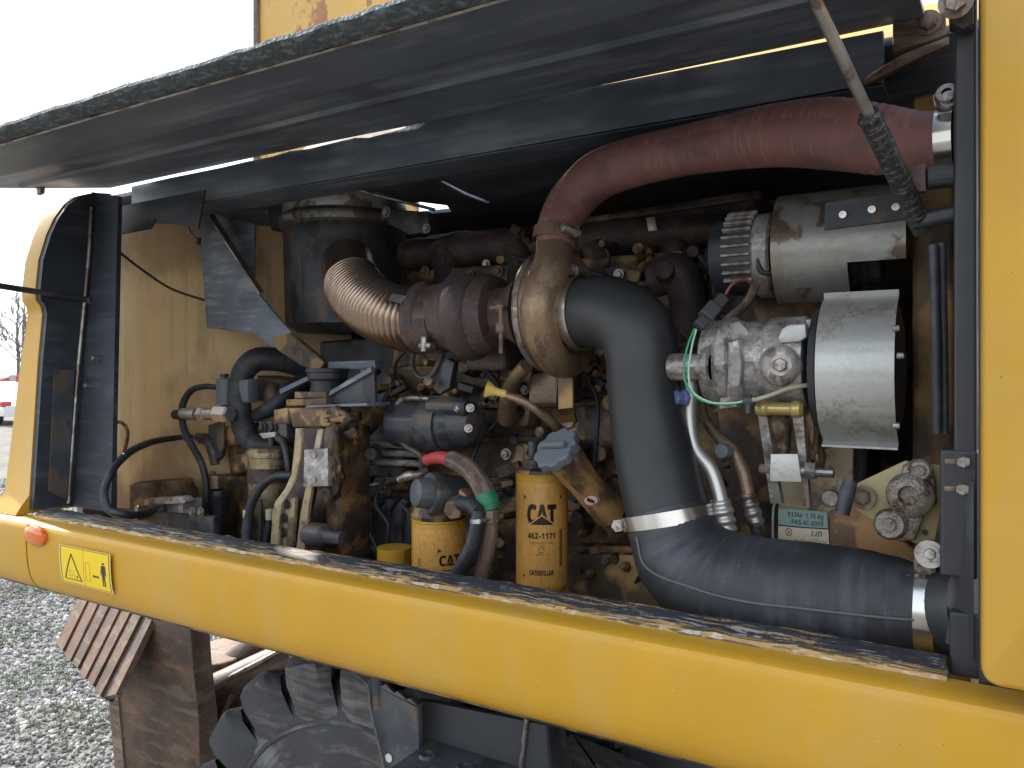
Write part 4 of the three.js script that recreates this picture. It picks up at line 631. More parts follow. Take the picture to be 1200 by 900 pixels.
{
  const a = P(593, 462, -1.235), h = P(570, 456, -1.22), d = h.clone().sub(a).normalize(), L = a.distanceTo(h);
  part('handle', lathe([[0, 0], [0, .007], [L * .18, .0085], [L * .3, .007], [L * .6, .009], [L * .9, .0155], [L, .0165], [L, .012], [L * .88, 0]], a, d, 24), 'yellowPlastic', dip);
  part('dipstick_tube', hose([[593, 463, -1.235, 8], [610, 469, -1.235, 10], [628, 480, -1.25, 10], [646, 494, -1.28, 10], [662, 508, -1.33, 11], [676, 530, -1.42, 11], [684, 552, -1.5, 11]], { radial: 12 }), 'gold', dip); part('seal_nut', cyl(P(592, 463, -1.236), d.clone().negate(), .0065, .014, 6), 'dark', dip);
}

// ================================================================ HOSES AND BELT-DRIVEN ACCESSORIES
const red = thing('charge_hose', 'thick dull red charge air hose arching over the engine', 'hose');
{
  const st = [[651, 290, -1.215, 47], [653, 268, -1.225, 48], [668, 238, -1.25, 54], [698, 208, -1.255, 57], [740, 191, -1.25, 57], [800, 177, -1.235, 57], [860, 166, -1.215, 64], [915, 158, -1.19, 73], [975, 157, -1.165, 82], [1030, 164, -1.15, 80], [1075, 168, -1.14, 73], [1100, 167, -1.13, 71], [1118, 166, -1.125, 70]];
  part('hose_body', hose(st, { per: 14, radial: 40, mod: (l, a, t) => 1 + (t > .55 && t < .82 ? .016 * Math.sin(l * 420 + 1.2 * Math.sin(a * 2 + l * 15)) * sst(.55, .64, t) * (1 - sst(.74, .82, t)) : 0) + .012 * Math.sin(a * 2 + l * 9) }), 'redhose', red);
  const a = P(651.5, 277, -1.219); clampBand(a, V(.06, 1, -.25), 48.5 * mpp(650, -1.22) / 2 + .002, .022, V(.9, .1, .6), red, 'brass', .010);
  const b = P(1109, 166, -1.126); const cb = clampBand(b, V(1, 0, .1), 72 * mpp(1109, -1.126) / 2 + .001, .020, V(0, 1, .05), red, 'shiny', .012);
  part('spring_washer', [lathe([[0, .006], [0, .0135], [.014, .0145], [.02, .012], [.02, .006]], P(1112, 118, -1.095), V(-.1, .25, 1), 24), ...boltG(P(1112, 116, -1.077), V(-.1, .25, 1), .0072)], 'steel', cb);
}
const air = thing('intake_hose', 'fat black rubber intake hose bending down from the turbocharger and along the sill', 'hose');
{
  const up = [[668, 367, -1.245, 80], [690, 366, -1.235, 84], [718, 368, -1.225, 86], [742, 384, -1.215, 88], [752, 415, -1.21, 86], [754, 450, -1.205, 85], [759, 490, -1.20, 88], [766, 530, -1.195, 92], [774, 565, -1.185, 95], [782, 600, -1.175, 97], [787, 622, -1.17, 97]];
  part('upper_hose', hose(up, { per: 12, radial: 44, mod: (l, a) => 1 + .006 * Math.sin(a * 3 + l * 20) }), 'rubberSoft', air);
  const lo = [[781, 598, -1.172, 99], [788, 622, -1.168, 103], [803, 654, -1.162, 116], [838, 683, -1.155, 130], [890, 695, -1.15, 131], [950, 701, -1.145, 130], [1010, 707, -1.14, 126], [1050, 711, -1.135, 116], [1076, 713, -1.13, 106], [1100, 714, -1.13, 104], [1135, 716, -1.12, 104]];
  const lh = part('lower_hose', hose(lo, { per: 12, radial: 44, mod: (l, a) => 1 + .005 * Math.sin(a * 3 + l * 14) }), 'rubber', air);
  part('mould_seam', sweep(lo.slice(1, 9).map(([x, y, z, w], i) => { const r = w * mpp(x, z) / 2, t = V(i < 2 ? -.62 : -.02, i < 2 ? -.05 : .16 - .02 * i, 1).normalize(); return P(x, y, z).addScaledVector(t, r + .0004); }), .0022, { radial: 6, per: 12 }), 'litSeamRubber', lh);  // seam colour is lightened to paint in the light its raised flash catches
  clampBand(P(681, 366, -1.238), V(1, 0, .12), 84 * mpp(681, -1.238) / 2 + .002, .018, V(0, 1, .15), air, 'shiny', .010);
  clampBand(P(782, 606, -1.172), V(-.24, 1, -.06), 99 * mpp(782, -1.173) / 2 + .0035, .022, V(-1, -.12, .35), air, 'shiny', .009);
  clampBand(P(1087, 713, -1.13), V(1, 0, .05), 105 * mpp(1087, -1.13) / 2 + .001, .022, V(0, 1, .3), air, 'shiny', .012);
}
const alt = thing('alternator', 'alternator with slotted end and stained round metal guard', 'alternator');
{
  const Z = -1.40, py = 296;
  part('alternator_body', latX([[838, 0], [838, 70], [842, 84], [858, 90], [862, 92], [900, 92], [906, 88], [910, 0]], 875, 300, Z, 44), 'dark', alt);
  for (let k = 0; k < 11; k++) { const a = -.75 + k * .21, r = 94 * mpp(875, Z) / 2, c = P(862, 300, Z), q = V(c.x + .018, c.y + Math.sin(a) * r, c.z + Math.cos(a) * r); const g = rbox(V(0, 0, 0), .050, .0052, .011, null, .002); g.rotateX(-a); g.translate(q.x, q.y, q.z); part('vent_rib', g, 'alu', alt); }
  part('end_frame', latX([[890, 0], [890, 94], [893, 99], [908, 99], [911, 94], [911, 0]], 900, 300, Z, 44), 'alu', alt);
  part('terminal_bracket', [hose([[887, 272, -1.335, 4], [888, 300, -1.33, 5], [892, 318, -1.33, 6], [906, 320, -1.335, 5]], { radial: 8 }), poly([[888, 272], [908, 272], [908, 276], [888, 276]], -1.335, .02)], 'dark', alt);
  // guard: half-round sheet wrapped about the shaft, cut away at the lower right
  const m = mpp(980, -1.32), shell = (x0, x1, a0, a1, r, c, th) => { const n = 30, pos = [], idx = []; for (const rr2 of [r, r - th]) for (let i = 0; i <= n; i++) { const a = lerp(a0, a1, i / n); for (const x of [x0, x1]) pos.push(x, c.y + Math.sin(a) * rr2, c.z + Math.cos(a) * rr2); } const W = (n + 1) * 2; for (let i = 0; i < n; i++) { const k = i * 2; idx.push(k, k + 1, k + 2, k + 2, k + 1, k + 3, W + k, W + k + 2, W + k + 1, W + k + 1, W + k + 2, W + k + 3, k, k + 2, W + k, W + k, k + 2, W + k + 2, k + 1, W + k + 1, k + 3, k + 3, W + k + 1, W + k + 3); } for (const k of [0, n * 2]) idx.push(k, W + k, k + 1, k + 1, W + k, W + k + 1); const g = new THREE.BufferGeometry(); g.setAttribute('position', new THREE.Float32BufferAttribute(pos, 3)); g.setIndex(idx); return boxUV(toCreasedNormals(g.toNonIndexed(), .5)); };
  const gc = P(975, 293, -1.39), gr = .099, xl = P(904, 290, -1.30).x, xm = P(993, 290, -1.30).x, xr = P(1062, 290, -1.30).x;
  part('pulley_guard', [shell(xl, xm, -1.15, 1.75, gr, gc, .003), shell(xm, xr, -.36, 1.75, gr, gc, .003)], 'guard', alt, 'stained steel pulley guard');
  part('guard_flange', hexa([P(966, 269, -1.285), P(1062, 256, -1.285), P(1064, 224, -1.285), P(967, 238, -1.285)], V(0, 0, -.006)), 'dark', alt);
  for (const [x, y] of [[988, 252], [1022, 246], [1050, 243]]) part('socket_screw', [lathe([[0, 0], [0, .0056], [.005, .0056], [.0055, .003], [.003, .0028], [.003, 0]], P(x, y, -1.285), AZ, 18)], 'shiny', alt);
  part('pulley', latX([[1000, 0], [1000, 86], [1004, 90], [1010, 84], [1016, 90], [1022, 84], [1030, 90], [1034, 86], [1034, 0]], 1016, 292, -1.39, 36), 'dark', alt);
}
const acc = thing('ac_compressor', 'corroded aluminium air conditioning compressor with galvanised belt guard', 'compressor');
{
  const Z = -1.255, pc = 895, py = 424;
  part('rear_head', latX([[829, 0], [829, 84], [831, 94], [836, 100], [850, 102], [853, 102], [853, 0]], pc, py, Z, 48), 'alu', acc);
  part('cylinder_housing', latX([[852, 100], [852, 108], [863, 108], [867, 100], [871, 95], [898, 95], [903, 97], [906, 102], [944, 104], [948, 100], [950, 0]], pc, py, Z, 48), 'alu', acc);
  // lugs, through-bolt ears and the raised flange
  part('mounting_lug', [poly([[854, 378], [866, 375], [878, 388], [878, 396], [854, 396]], -1.205, .06, .006), poly([[852, 400], [866, 396], [870, 425], [866, 470], [850, 474]], -1.178, .05, .008), poly([[843, 466], [862, 462], [864, 478], [842, 480]], -1.185, .05, .005), poly([[943, 374], [957, 372], [957, 392], [943, 394]], -1.21, .05, .006)], 'alu', acc);
  part('boss', lathe([[0, .032], [.012, .030], [.020, .024], [.024, .017], [.024, 0]], P(915, 428, -1.196), V(.05, .05, 1), 32), 'alu', acc);
  bolt(P(915, 428, -1.173), V(.05, .05, 1), .0105, acc, 'steel');
  part('suction_port', [latX([[785, 0], [785, 29], [788, 32], [810, 32], [812, 30], [834, 30], [834, 0]], 810, 430, -1.19, 24), latX([[826, 0], [826, 44], [834, 50], [834, 0]], 830, 429, -1.19, 30)], 'alu', acc);
  part('label_plate', poly([[916, 385], [924, 380], [944, 379], [945, 395], [938, 400], [914, 402], [912, 395]], -1.180, .02, .003), 'galv', acc);
  // belt guard: a galvanised half drum with flared lips
  const gc = P(1000, 434, -1.265), r = .112, xl = P(955, 432, -1.155).x, xr = P(1048, 432, -1.155).x, n = 44, pos = [], idx = [];
  const prof = []; prof.push([.036, .116]); for (let i = 0; i <= 34; i++) { const a = 1.28 - i / 34 * 2.50; prof.push([Math.cos(a) * r, Math.sin(a) * r]); } prof.push([.046, -.110], [.054, -.113]);
  for (const off of [0, -.003]) prof.forEach(([z, y], i) => { const t = i === 0 || i >= prof.length - 2 ? 0 : off; const f = 1 + off / r; pos.push(xl, gc.y + y * f, gc.z + z * f, xr, gc.y + y * f, gc.z + z * f); });
  const K = prof.length, W = K * 2; for (let i = 0; i < K - 1; i++) { const k = i * 2; idx.push(k, k + 2, k + 1, k + 1, k + 2, k + 3, W + k, W + k + 1, W + k + 2, W + k + 1, W + k + 3, W + k + 2, k, W + k, k + 2, k + 2, W + k, W + k + 2, k + 1, k + 3, W + k + 1, W + k + 1, k + 3, W + k + 3); } for (const k of [0, (K - 1) * 2]) idx.push(k, k + 1, W + k, W + k, k + 1, W + k + 1);
  const g = new THREE.BufferGeometry(); g.setAttribute('position', new THREE.Float32BufferAttribute(pos, 3)); g.setIndex(idx); part('belt_guard', boxUV(toCreasedNormals(g.toNonIndexed(), .5)), 'galv', acc, 'galvanised half-drum belt guard');
  part('clutch_pulley', latX([[958, 0], [958, 140], [966, 150], [976, 142], [986, 146], [996, 138], [1006, 152], [1046, 152], [1054, 144], [1058, 110], [1058, 40], [1062, 30], [1062, 0]], 1005, 432, -1.258, 48), 'rubberDark', acc);
  for (const [x, y, z] of [[1046, 385, -1.165], [1051, 417, -1.15], [1046, 499, -1.165]]) part('guard_screw', cyl(P(x, y, z), AX, .0045, .009, 10), 'steel', acc);
}
const brk = thing('compressor_bracket', 'oily yellow bracket and base plate carrying the compressor', 'bracket');
{
  part('base_plate', poly([[912, 540], [990, 520], [1000, 470], [1000, 640], [985, 660], [912, 650]], -1.325, .02, .003), 'paleTan', brk);
  part('back_plate', poly([[838, 470], [955, 470], [1000, 520], [1000, 600], [900, 600], [850, 540]], -1.42, .02, .003), 'oily', brk);
  part('lower_plate', poly([[972, 600], [1000, 590], [1085, 655], [1080, 690], [972, 690]], -1.30, .02, .003), 'orangePlate' in M ? 'orangePlate' : mk('orangePlate', T.paleTan, 2, .55, 0, bumpFine, .0005, { color: C(1.0, .68, .42) }), brk, 'orange-brown lower plate');
  part('side_arm', [hexa([P(888, 485, -1.20), P(898, 485, -1.20), P(916, 590, -1.27), P(903, 590, -1.27)], V(0, 0, -.02))], 'alu', brk); part('side_arm', hexa([P(928, 485, -1.20), P(941, 485, -1.20), P(949, 595, -1.27), P(946, 595, -1.27)], V(0, 0, -.02)), 'alu', brk);
  part('cross_tube', latX([[886, 0], [886, 14], [890, 19], [898, 20], [902, 15], [926, 15], [930, 20], [938, 20], [942, 14], [942, 0]], 914, 479, -1.185, 20), 'brassTube' in M ? 'brassTube' : mk('brassTube', C(.42, .33, .12), 1, .3, .5), brk);
  part('grease_web', [lumpPx(915, 508, -1.27, 26, 44, .012, .5, 60, 2), lumpPx(917, 525, -1.27, 14, 24, .01, .5, 60, 5)], 'gold', brk); part('grease_web', [lumpPx(953, 505, -1.26, 18, 60, .012, .5, 50, 3), lumpPx(958, 535, -1.27, 16, 36, .012, .5, 50, 7)], 'gold', brk);
  part('cover_tab', poly([[903, 532], [935, 532], [939, 565], [902, 564]], -1.215, .004, .001), 'galv', brk);
  part('stud', [cyl(P(936, 552, -1.225), AX, .007, .05, 10), lathe([[0, 0], [0, .014], [.015, .014], [.015, 0]], P(944, 551, -1.225), AX, 6, .3)], 'steel', brk); part('stud', [cyl(P(890, 549, -1.25), AX, .008, .02, 10)], 'rust', brk);
  part('head_bolt', [cyl(P(974, 583, -1.324), AZ, .0135, .012, 28)], 'steel', brk); part('hanger_strap', [hose([[908, 588, -1.3, 3], [906, 600, -1.3, 3], [906, 650, -1.3, 3]], { radial: 6 })], 'galv', brk);
  const t = canvasTex(768, 460, (g, w, h) => {
    g.fillStyle = '#9aa9a2'; g.fillRect(0, 0, w, h); g.fillStyle = '#7f9c98'; g.fillRect(0, 0, w, 215); g.fillStyle = '#cfc4ad'; g.fillRect(0, 232, w, h); g.fillStyle = '#20241f'; g.fillRect(0, 215, w, 16);
    g.font = 'bold 84px sans-serif'; g.fillText('R134a  1.10 kg', 150, 98); g.fillText('⬠ PAG 4C-2959', 150, 190); g.strokeStyle = '#8f3c30'; g.lineWidth = 12; g.beginPath(); g.arc(170, 300, 48, 0, 7); g.stroke(); g.beginPath(); g.moveTo(138, 268); g.lineTo(202, 332); g.moveTo(202, 268); g.lineTo(138, 332); g.stroke();
    g.font = 'bold 40px sans-serif'; g.fillText('⟶⊙', 320, 315); g.font = 'italic bold 96px serif'; g.fillText('Lift', 500, 330); g.font = '26px sans-serif'; g.fillStyle = '#6d6557'; g.fillText('SERVICE', 530, 372); for (let y = 385; y < 440; y += 16) for (let x = 20; x < w - 60; x += 40) if (((x * 7 + y * 3) % 5) < 4) g.fillRect(x, y, 30, 6);
    const q = rng(12); for (let i = 0; i < 500; i++) { g.fillStyle = `rgba(90,60,30,${.05 + q() * .12})`; g.beginPath(); g.arc(q() * w, q() * h, 1 + q() * q() * 22, 0, 7); g.fill(); }
  });
  const c = [P(912, 637, -1.303), P(972, 641, -1.303), P(969, 600, -1.303), P(912, 595, -1.303)], g = new THREE.BufferGeometry(); g.setAttribute('position', new THREE.Float32BufferAttribute([0, 1, 2, 0, 2, 3].flatMap(i => c[i].toArray()), 3)); g.setAttribute('uv', new THREE.Float32BufferAttribute([0, 0, 1, 0, 1, 1, 0, 0, 1, 1, 0, 1], 2)); g.computeVertexNormals();
  part('refrigerant_label', g, new THREE.MeshStandardMaterial({ map: t, roughness: .45, side: THREE.DoubleSide }), brk, 'pale printed refrigerant label');
}
const acA = thing('suction_line', 'silver air conditioning pipe with blue service cap below the compressor', 'pipe');
{
  part('metal_pipe', hose([[812, 425, -1.23, 17], [809, 455, -1.225, 17], [808, 495, -1.22, 17], [814, 525, -1.215, 17], [833, 550, -1.21, 17], [842, 575, -1.205, 17], [846, 592, -1.2, 17]], { radial: 18 }), 'aluPipe', acA);
  part('ferrule', hose([[844, 586, -1.2, 20], [846, 596, -1.2, 25], [848, 606, -1.2, 25], [850, 618, -1.2, 25], [852, 632, -1.2, 24]], { radial: 20, per: 14, mod: l => 1 + .09 * Math.sin(l * 440) }), 'aluPipe', acA); part('rubber_end', hose([[851, 628, -1.2, 21], [853, 650, -1.2, 21]], { radial: 14 }), 'rubberDark', acA);
  part('service_cap', [lathe([[0, 0], [0, .009], [.004, .0135], [.010, .013], [.012, .011], [.024, .012], [.027, .0105], [.027, 0]], P(806, 466, -1.205), V(-.6, 0, .8), 10, .4)], 'blueCap', acA);
}
const acB = thing('discharge_line', 'bronze air conditioning pipe with grey valve cap behind the silver pipe', 'pipe');
{
  part('metal_pipe', hose([[822, 455, -1.30, 12], [824, 485, -1.29, 12], [838, 508, -1.28, 13], [858, 528, -1.27, 15], [870, 550, -1.265, 16], [877, 580, -1.26, 16]], { radial: 16 }), 'gold', acB);
  part('ferrule', hose([[876, 578, -1.26, 18], [879, 592, -1.26, 20], [883, 604, -1.26, 20], [886, 616, -1.26, 19]], { radial: 18, per: 14, mod: l => 1 + .09 * Math.sin(l * 440) }), 'steel', acB); part('rubber_end', hose([[885, 612, -1.26, 15], [890, 640, -1.26, 14]], { radial: 12 }), 'rubberDark', acB);
  part('valve_cap', lathe([[0, 0], [0, .009], [.01, .009], [.012, .0125], [.026, .0125], [.028, .011], [.028, 0]], P(856, 529, -1.265), V(-.35, .1, 1), 16, .4), 'greyPlastic', acB);
}
part('outlet_sleeve', hose([[1105, 714, -1.122, 98], [1120, 715, -1.115, 106], [1142, 716, -1.105, 114]], { radial: 36 }), 'rubberSoft', air); part('clamp_washer', [lathe([[0, 0], [0, .0165], [.004, .0175], [.007, .0165], [.007, .010], [.012, .0095], [.012, 0]], P(1090, 649, -1.062), V(-.05, .1, 1), 28), ...boltG(P(1090, 649, -1.052), V(-.05, .1, 1), .007)], 'steel', air);
const wires = thing('clutch_wiring', 'grey connector with two thin green wires looping over the compressor', 'wiring');
{
  part('connector', [(() => { const a = P(818, 383, -1.16), b = P(848, 348, -1.20), g = rbox(V(0, 0, 0), a.distanceTo(b), .019, .016, null, .003); g.applyQuaternion(new THREE.Quaternion().setFromUnitVectors(AX, b.clone().sub(a).normalize())); const c = a.clone().lerp(b, .5); g.translate(c.x, c.y, c.z); return g; })(), (() => { const a = P(826, 372, -1.165), b = P(838, 358, -1.18), g = rbox(V(0, 0, 0), a.distanceTo(b), .024, .020, null, .003); g.applyQuaternion(new THREE.Quaternion().setFromUnitVectors(AX, b.clone().sub(a).normalize())); const c = a.clone().lerp(b, .5); g.translate(c.x, c.y, c.z); return g; })()], 'plastic', wires);
  part('green_wire', hose([[814, 385, -1.16, 2.6], [807, 402, -1.15, 2.6], [802, 425, -1.145, 2.6], [804, 450, -1.145, 2.6], [820, 468, -1.15, 2.6], [850, 474, -1.155, 2.6], [880, 469, -1.16, 2.6]], { radial: 8 }), 'green', wires);
  part('pale_wire', hose([[816, 386, -1.16, 2.6], [811, 405, -1.15, 2.6], [807, 440, -1.145, 2.6], [812, 459, -1.145, 2.6], [832, 471, -1.15, 2.6], [860, 472, -1.155, 2.6], [884, 467, -1.16, 2.6]], { radial: 8 }), 'paleGreen', wires);
  part('cable', hose([[876, 471, -1.16, 5], [900, 464, -1.165, 5], [925, 455, -1.18, 5.5], [950, 451, -1.20, 5.5]], { radial: 10 }), 'beige', wires); part('tie', [lathe([[-.006, .004], [-.006, .0085], [.006, .0085], [.006, .004]], P(877, 470, -1.16), V(1, .2, 0), 12), rbox(P(877, 478, -1.157), .008, .02, .008)], 'plastic', wires);
  part('pink_wire', hose([[850, 345, -1.20, 3], [858, 333, -1.22, 3], [872, 328, -1.26, 3.4], [884, 334, -1.3, 3.4]], { radial: 8 }), mk('pinkWire', C(.38, .16, .13), 1, .6, 0), wires);
  part('loom', hose([[852, 374, -1.30, 10], [866, 364, -1.30, 11], [878, 350, -1.29, 11], [886, 333, -1.3, 11]], { radial: 12 }), 'brownSleeve', wires);
}
const lever = thing('latch_plate', 'oil-caked pivot lever on a tan triangular plate beside the post', 'latch plate');
{
  part('tan_plate', poly([[1000, 578], [1005, 566], [1060, 540], [1102, 545], [1103, 598], [1096, 632], [1080, 638], [1070, 636], [1030, 615], [1004, 598]], -1.16, .005, .0015), 'olive', lever);
  part('pivot_arm', poly([[1058, 546], [1072, 538], [1086, 544], [1096, 562], [1098, 590], [1084, 604], [1072, 634], [1054, 636], [1032, 622], [1034, 606], [1048, 600], [1050, 575]], -1.14, .02, .006), 'greasy', lever);
  part('pivot_boss', lathe([[0, .030], [.007, .029], [.014, .022], [.016, .013], [.006, .011], [.006, 0]], P(1067, 580, -1.14), V(-.1, .05, 1), 32), 'greasy', lever);
  part('ball_stud', lathe([[0, .021], [.004, .021], [.010, .017], [.010, .009], [.014, .008], [.014, 0]], P(1044, 614, -1.138), V(-.1, .05, 1), 28), 'greasy', lever); part('ball_stud', lathe([[0, .015], [.003, .0145], [.006, .011], [.006, .007], [.010, .006], [.010, 0]], P(1079, 551, -1.138), V(-.1, .05, 1), 24), 'greasy', lever);
  bolt(P(1012, 583, -1.155), V(-.2, .1, 1), .011, lever, 'rust'); part('rubber_grip', hose([[997, 563, -1.13, 16], [992, 580, -1.125, 18], [987, 603, -1.12, 16]], { radial: 14 }), 'rubber', lever); part('plate_hole', cyl(P(1084, 624, -1.1595), AZ, .004, .0008, 12), 'rubberDark', lever);
}
// ================================================================ LEFT END: PUMP, MOUNT, SEPARATOR, HOSES
const mount = thing('engine_mount', 'tan and black engine mount frame with bolted legs', 'engine mount');
{
  part('isolator', latY([[472, 0], [472, 46], [450, 38], [446, 40], [444, 46], [440, 47], [437, 46], [436, 50], [432, 50], [431, 0]], 384, -1.36, 36), 'rubber', mount);
  part('top_bar', poly([[384, 424], [439, 422], [440, 432], [384, 434]], -1.40, .03), 'plateGrey', mount); part('gusset', poly([[386, 462], [432, 432], [438, 432], [440, 478], [386, 472]], -1.31, .01, .002), 'dark', mount); part('gusset_rail', [hexa([P(385, 464, -1.30), P(387, 458, -1.30), P(434, 430, -1.30), P(436, 435, -1.30)], V(0, 0, -.012))], 'plateGrey', mount); part('gusset_rail', [hexa([P(328, 462, -1.34), P(328, 456, -1.34), P(362, 440, -1.34), P(362, 445, -1.34)], V(0, 0, -.012))], 'plateGrey', mount);
  part('tray', [poly([[335, 468], [382, 466], [382, 474], [335, 476]], -1.29, .12, .003), poly([[345, 459], [382, 459], [382, 466], [345, 467]], -1.295, .02, .002)], 'grimy', mount); part('tray_lip', poly([[358, 475], [430, 472], [430, 476], [358, 478]], -1.28, .08, .002), 'plateGrey', mount);
  part('mount_block', [poly([[337, 478], [412, 476], [410, 500], [342, 501]], -1.30, .12, .006), poly([[320, 480], [338, 477], [338, 497], [320, 497]], -1.32, .08, .006)], 'tan', mount); part('oil_crust', [lumpPx(404, 490, -1.30, 40, 26, .03, .6, 40, 4), lumpPx(408, 505, -1.31, 30, 26, .03, .6, 40, 6)], 'oily', mount);
  const leg1 = [[346, 502], [354, 502], [352, 535], [346, 562], [340, 576], [330, 590], [328, 602], [325, 650], [316, 650], [319, 600], [322, 588], [334, 572], [341, 556], [344, 530]];
  part('curved_leg', poly(leg1, -1.245, .010, .002), 'paleTan', mount); part('leg_web', poly([[347, 502], [378, 502], [352, 650], [322, 650], [325, 595], [343, 570]], -1.285, .02, .003), 'maroon', mount); part('leg_plate', poly([[329, 584], [346, 583], [342, 640], [326, 640]], -1.262, .012, .002), 'paleTan', mount); for (const [x, y] of [[337, 591], [334, 607], [332, 624]]) bolt(P(x, y, -1.261), V(-.2, 0, 1), .0075, mount, 'dark');
  part('straight_leg', poly([[372, 503], [379, 503], [362, 590], [356, 650], [346, 650], [352, 600]], -1.262, .010, .002), 'paleTan', mount);
  part('dark_column', [poly([[378, 500], [400, 498], [400, 650], [386, 650], [378, 560]], -1.32, .10, .004), poly([[362, 575], [384, 572], [384, 650], [356, 650]], -1.36, .05, .004)], 'oily', mount);
  part('splice_plate', poly([[356, 527], [384, 525], [384, 570], [355, 571]], -1.238, .02, .003), 'alu', mount); for (const y of [534, 562]) part('splice_screw', lathe([[0, 0], [0, .007], [.002, .0065], [.001, .003], [.001, 0]], P(369, y, -1.238), AZ, 16), 'steel', mount); part('oil_crust', [lumpPx(391, 520, -1.26, 22, 44, .02, .6, 45, 2), lumpPx(393, 550, -1.265, 22, 50, .02, .6, 45, 9), lumpPx(388, 575, -1.275, 18, 26, .02, .6, 45, 5)], 'oily', mount);
  part('round_foot', latX([[360, 0], [360, 24], [364, 28], [380, 28], [384, 18], [402, 16], [402, 0]], 380, 628, -1.27, 24), 'dark', mount);
}
const sep = thing('water_separator', 'metal bowl water separator with dark middle band', 'separator');
{
  part('bowl', latY([[606, 0], [602, 12], [592, 36], [584, 46], [576, 48], [545, 49], [535, 50], [534, 54], [531, 55], [528, 53], [524, 44], [522, 0]], 316, -1.40, 40), 'bowl' in M ? 'bowl' : mk('bowl', T.paleTan, 4, .35, .4, null, 0, { color: C(.9, .9, .85) }), sep); part('bowl_band', latY([[564, 49], [564, 50.5], [547, 51], [547, 49.5]], 316, -1.40, 40), 'maroon', sep);
  part('filter_head', [poly([[302, 494], [336, 492], [336, 514], [306, 513]], -1.36, .05, .006), cyl(P(318, 524, -1.40), AY, .009, .04, 10)], 'dark', sep); for (const x of [309, 321]) bolt(P(x, 501, -1.36), V(-.3, 0, 1), .011, sep, 'dark'); part('mount_tongue', poly([[303, 508], [323, 506], [322, 512], [308, 514]], -1.35, .01, .002), 'galv', sep);
  part('vent_hose', hose([[326, 513, -1.36, 9], [333, 520, -1.35, 9], [337, 540, -1.34, 8], [339, 562, -1.34, 6]], { radial: 10, per: 14, mod: l => 1 + .06 * Math.sin(l * 600) }), 'rubber', sep);
}
const loop = thing('coolant_hose', 'thick black hose looping above the hydraulic pump', 'hose');
{ part('hose', hose([[372, 436, -1.62, 30], [350, 425, -1.57, 32], [322, 421, -1.51, 28], [300, 422, -1.47, 28], [286, 435, -1.45, 27], [281, 458, -1.44, 26], [282, 485, -1.43, 26], [288, 508, -1.44, 26], [302, 521, -1.44, 24], [325, 524, -1.46, 22]], { radial: 24 }), 'rubber', loop); part('hose_branch', hose([[300, 487, -1.46, 16], [318, 478, -1.46, 18], [340, 458, -1.5, 20], [372, 436, -1.6, 20]], { radial: 18 }), 'rubber', loop);
  part('hose_block', [latY([[474, 0], [474, 20], [444, 20], [442, 0]], 264, -1.43, 24), poly([[268, 446], [290, 444], [290, 472], [268, 474]], -1.42, .04, .008)], 'greyPlastic', loop); part('block_bolt', [cyl(P(263, 442, -1.43), AY, .012, .01, 12), cyl(P(263, 480, -1.43), AY, .012, .012, 12)], 'dark', loop); }
const hyd = thing('hydraulic_pump', 'tan hydraulic pump with silver hose fittings in front of the bulkhead', 'pump');
{
  part('pump_housing', [poly([[262, 508], [300, 498], [312, 520], [305, 555], [268, 556]], -1.48, .16, .012), poly([[262, 500], [286, 496], [286, 520], [262, 524]], -1.44, .1, .01), poly([[270, 535], [290, 530], [292, 552], [270, 556]], -1.44, .08, .012)], 'tan', hyd);
  part('pump_body', poly([[258, 556], [305, 556], [312, 660], [256, 660]], -1.50, .16, .02), 'oily', hyd); part('rear_block', poly([[300, 440], [345, 446], [345, 470], [300, 470]], -1.53, .1, .01), 'maroon', hyd); part('port_cap', latY([[475, 18], [452, 18], [450, 20], [448, 0]], 318, -1.52, 20), 'rust', hyd);
  const f = [[204, 0], [204, 12], [216, 14], [216, 16], [232, 16], [234, 13]]; part('hose_fitting', [latX([[205, 0], [205, 11], [214, 13], [214, 0]], 208, 486, -1.37, 16)], 'rubberDark', hyd); part('hose_fitting', latX([[214, 0], [214, 13], [216, 14], [231, 15], [232, 0]], 224, 485, -1.37, 18), 'zinc', hyd);
  for (const [a, b, w] of [[233, 242, 17], [252, 270, 20]]) part('union_nut', latX([[a, 0], [a, w - 3], [a + 2, w], [b - 2, w], [b, w - 3], [b, 0]], (a + b) / 2, 485, -1.37, 6, .3), 'zinc', hyd); part('union_sleeve', latX([[241, 0], [241, 14], [254, 14], [254, 0]], 248, 485, -1.37, 18), 'zinc', hyd);
  part('elbow', [hose([[232, 512, -1.45, 10], [244, 516, -1.44, 13], [250, 530, -1.44, 13], [252, 545, -1.44, 10]], { radial: 14 }), poly([[243, 498], [254, 495], [262, 510], [258, 535], [248, 545], [244, 520]], -1.435, .02, .005)], 'dark', hyd); part('elbow_nut', cyl(P(234, 515, -1.45), AX, .014, .02, 6), 'steel', hyd); part('elbow_nut', cyl(P(249, 565, -1.44), AY, .010, .03, 6), 'gold', hyd);
  part('standpipe_nut', lathe([[0, 0], [0, .022], [.002, .025], [.036, .025], [.038, .022], [.038, 0]], P(254, 572, -1.42), AY, 6, .3), 'gold', hyd); part('standpipe', latY([[650, 16], [625, 20], [600, 23], [584, 23], [582, 25], [578, 25], [574, 22], [572, 0]], 256, -1.42, 24), 'rubber', hyd); part('leaf_bracket', poly([[254, 497], [262, 495], [262, 525], [258, 532], [254, 525]], -1.425, .006, .001), 'rust', hyd);
}
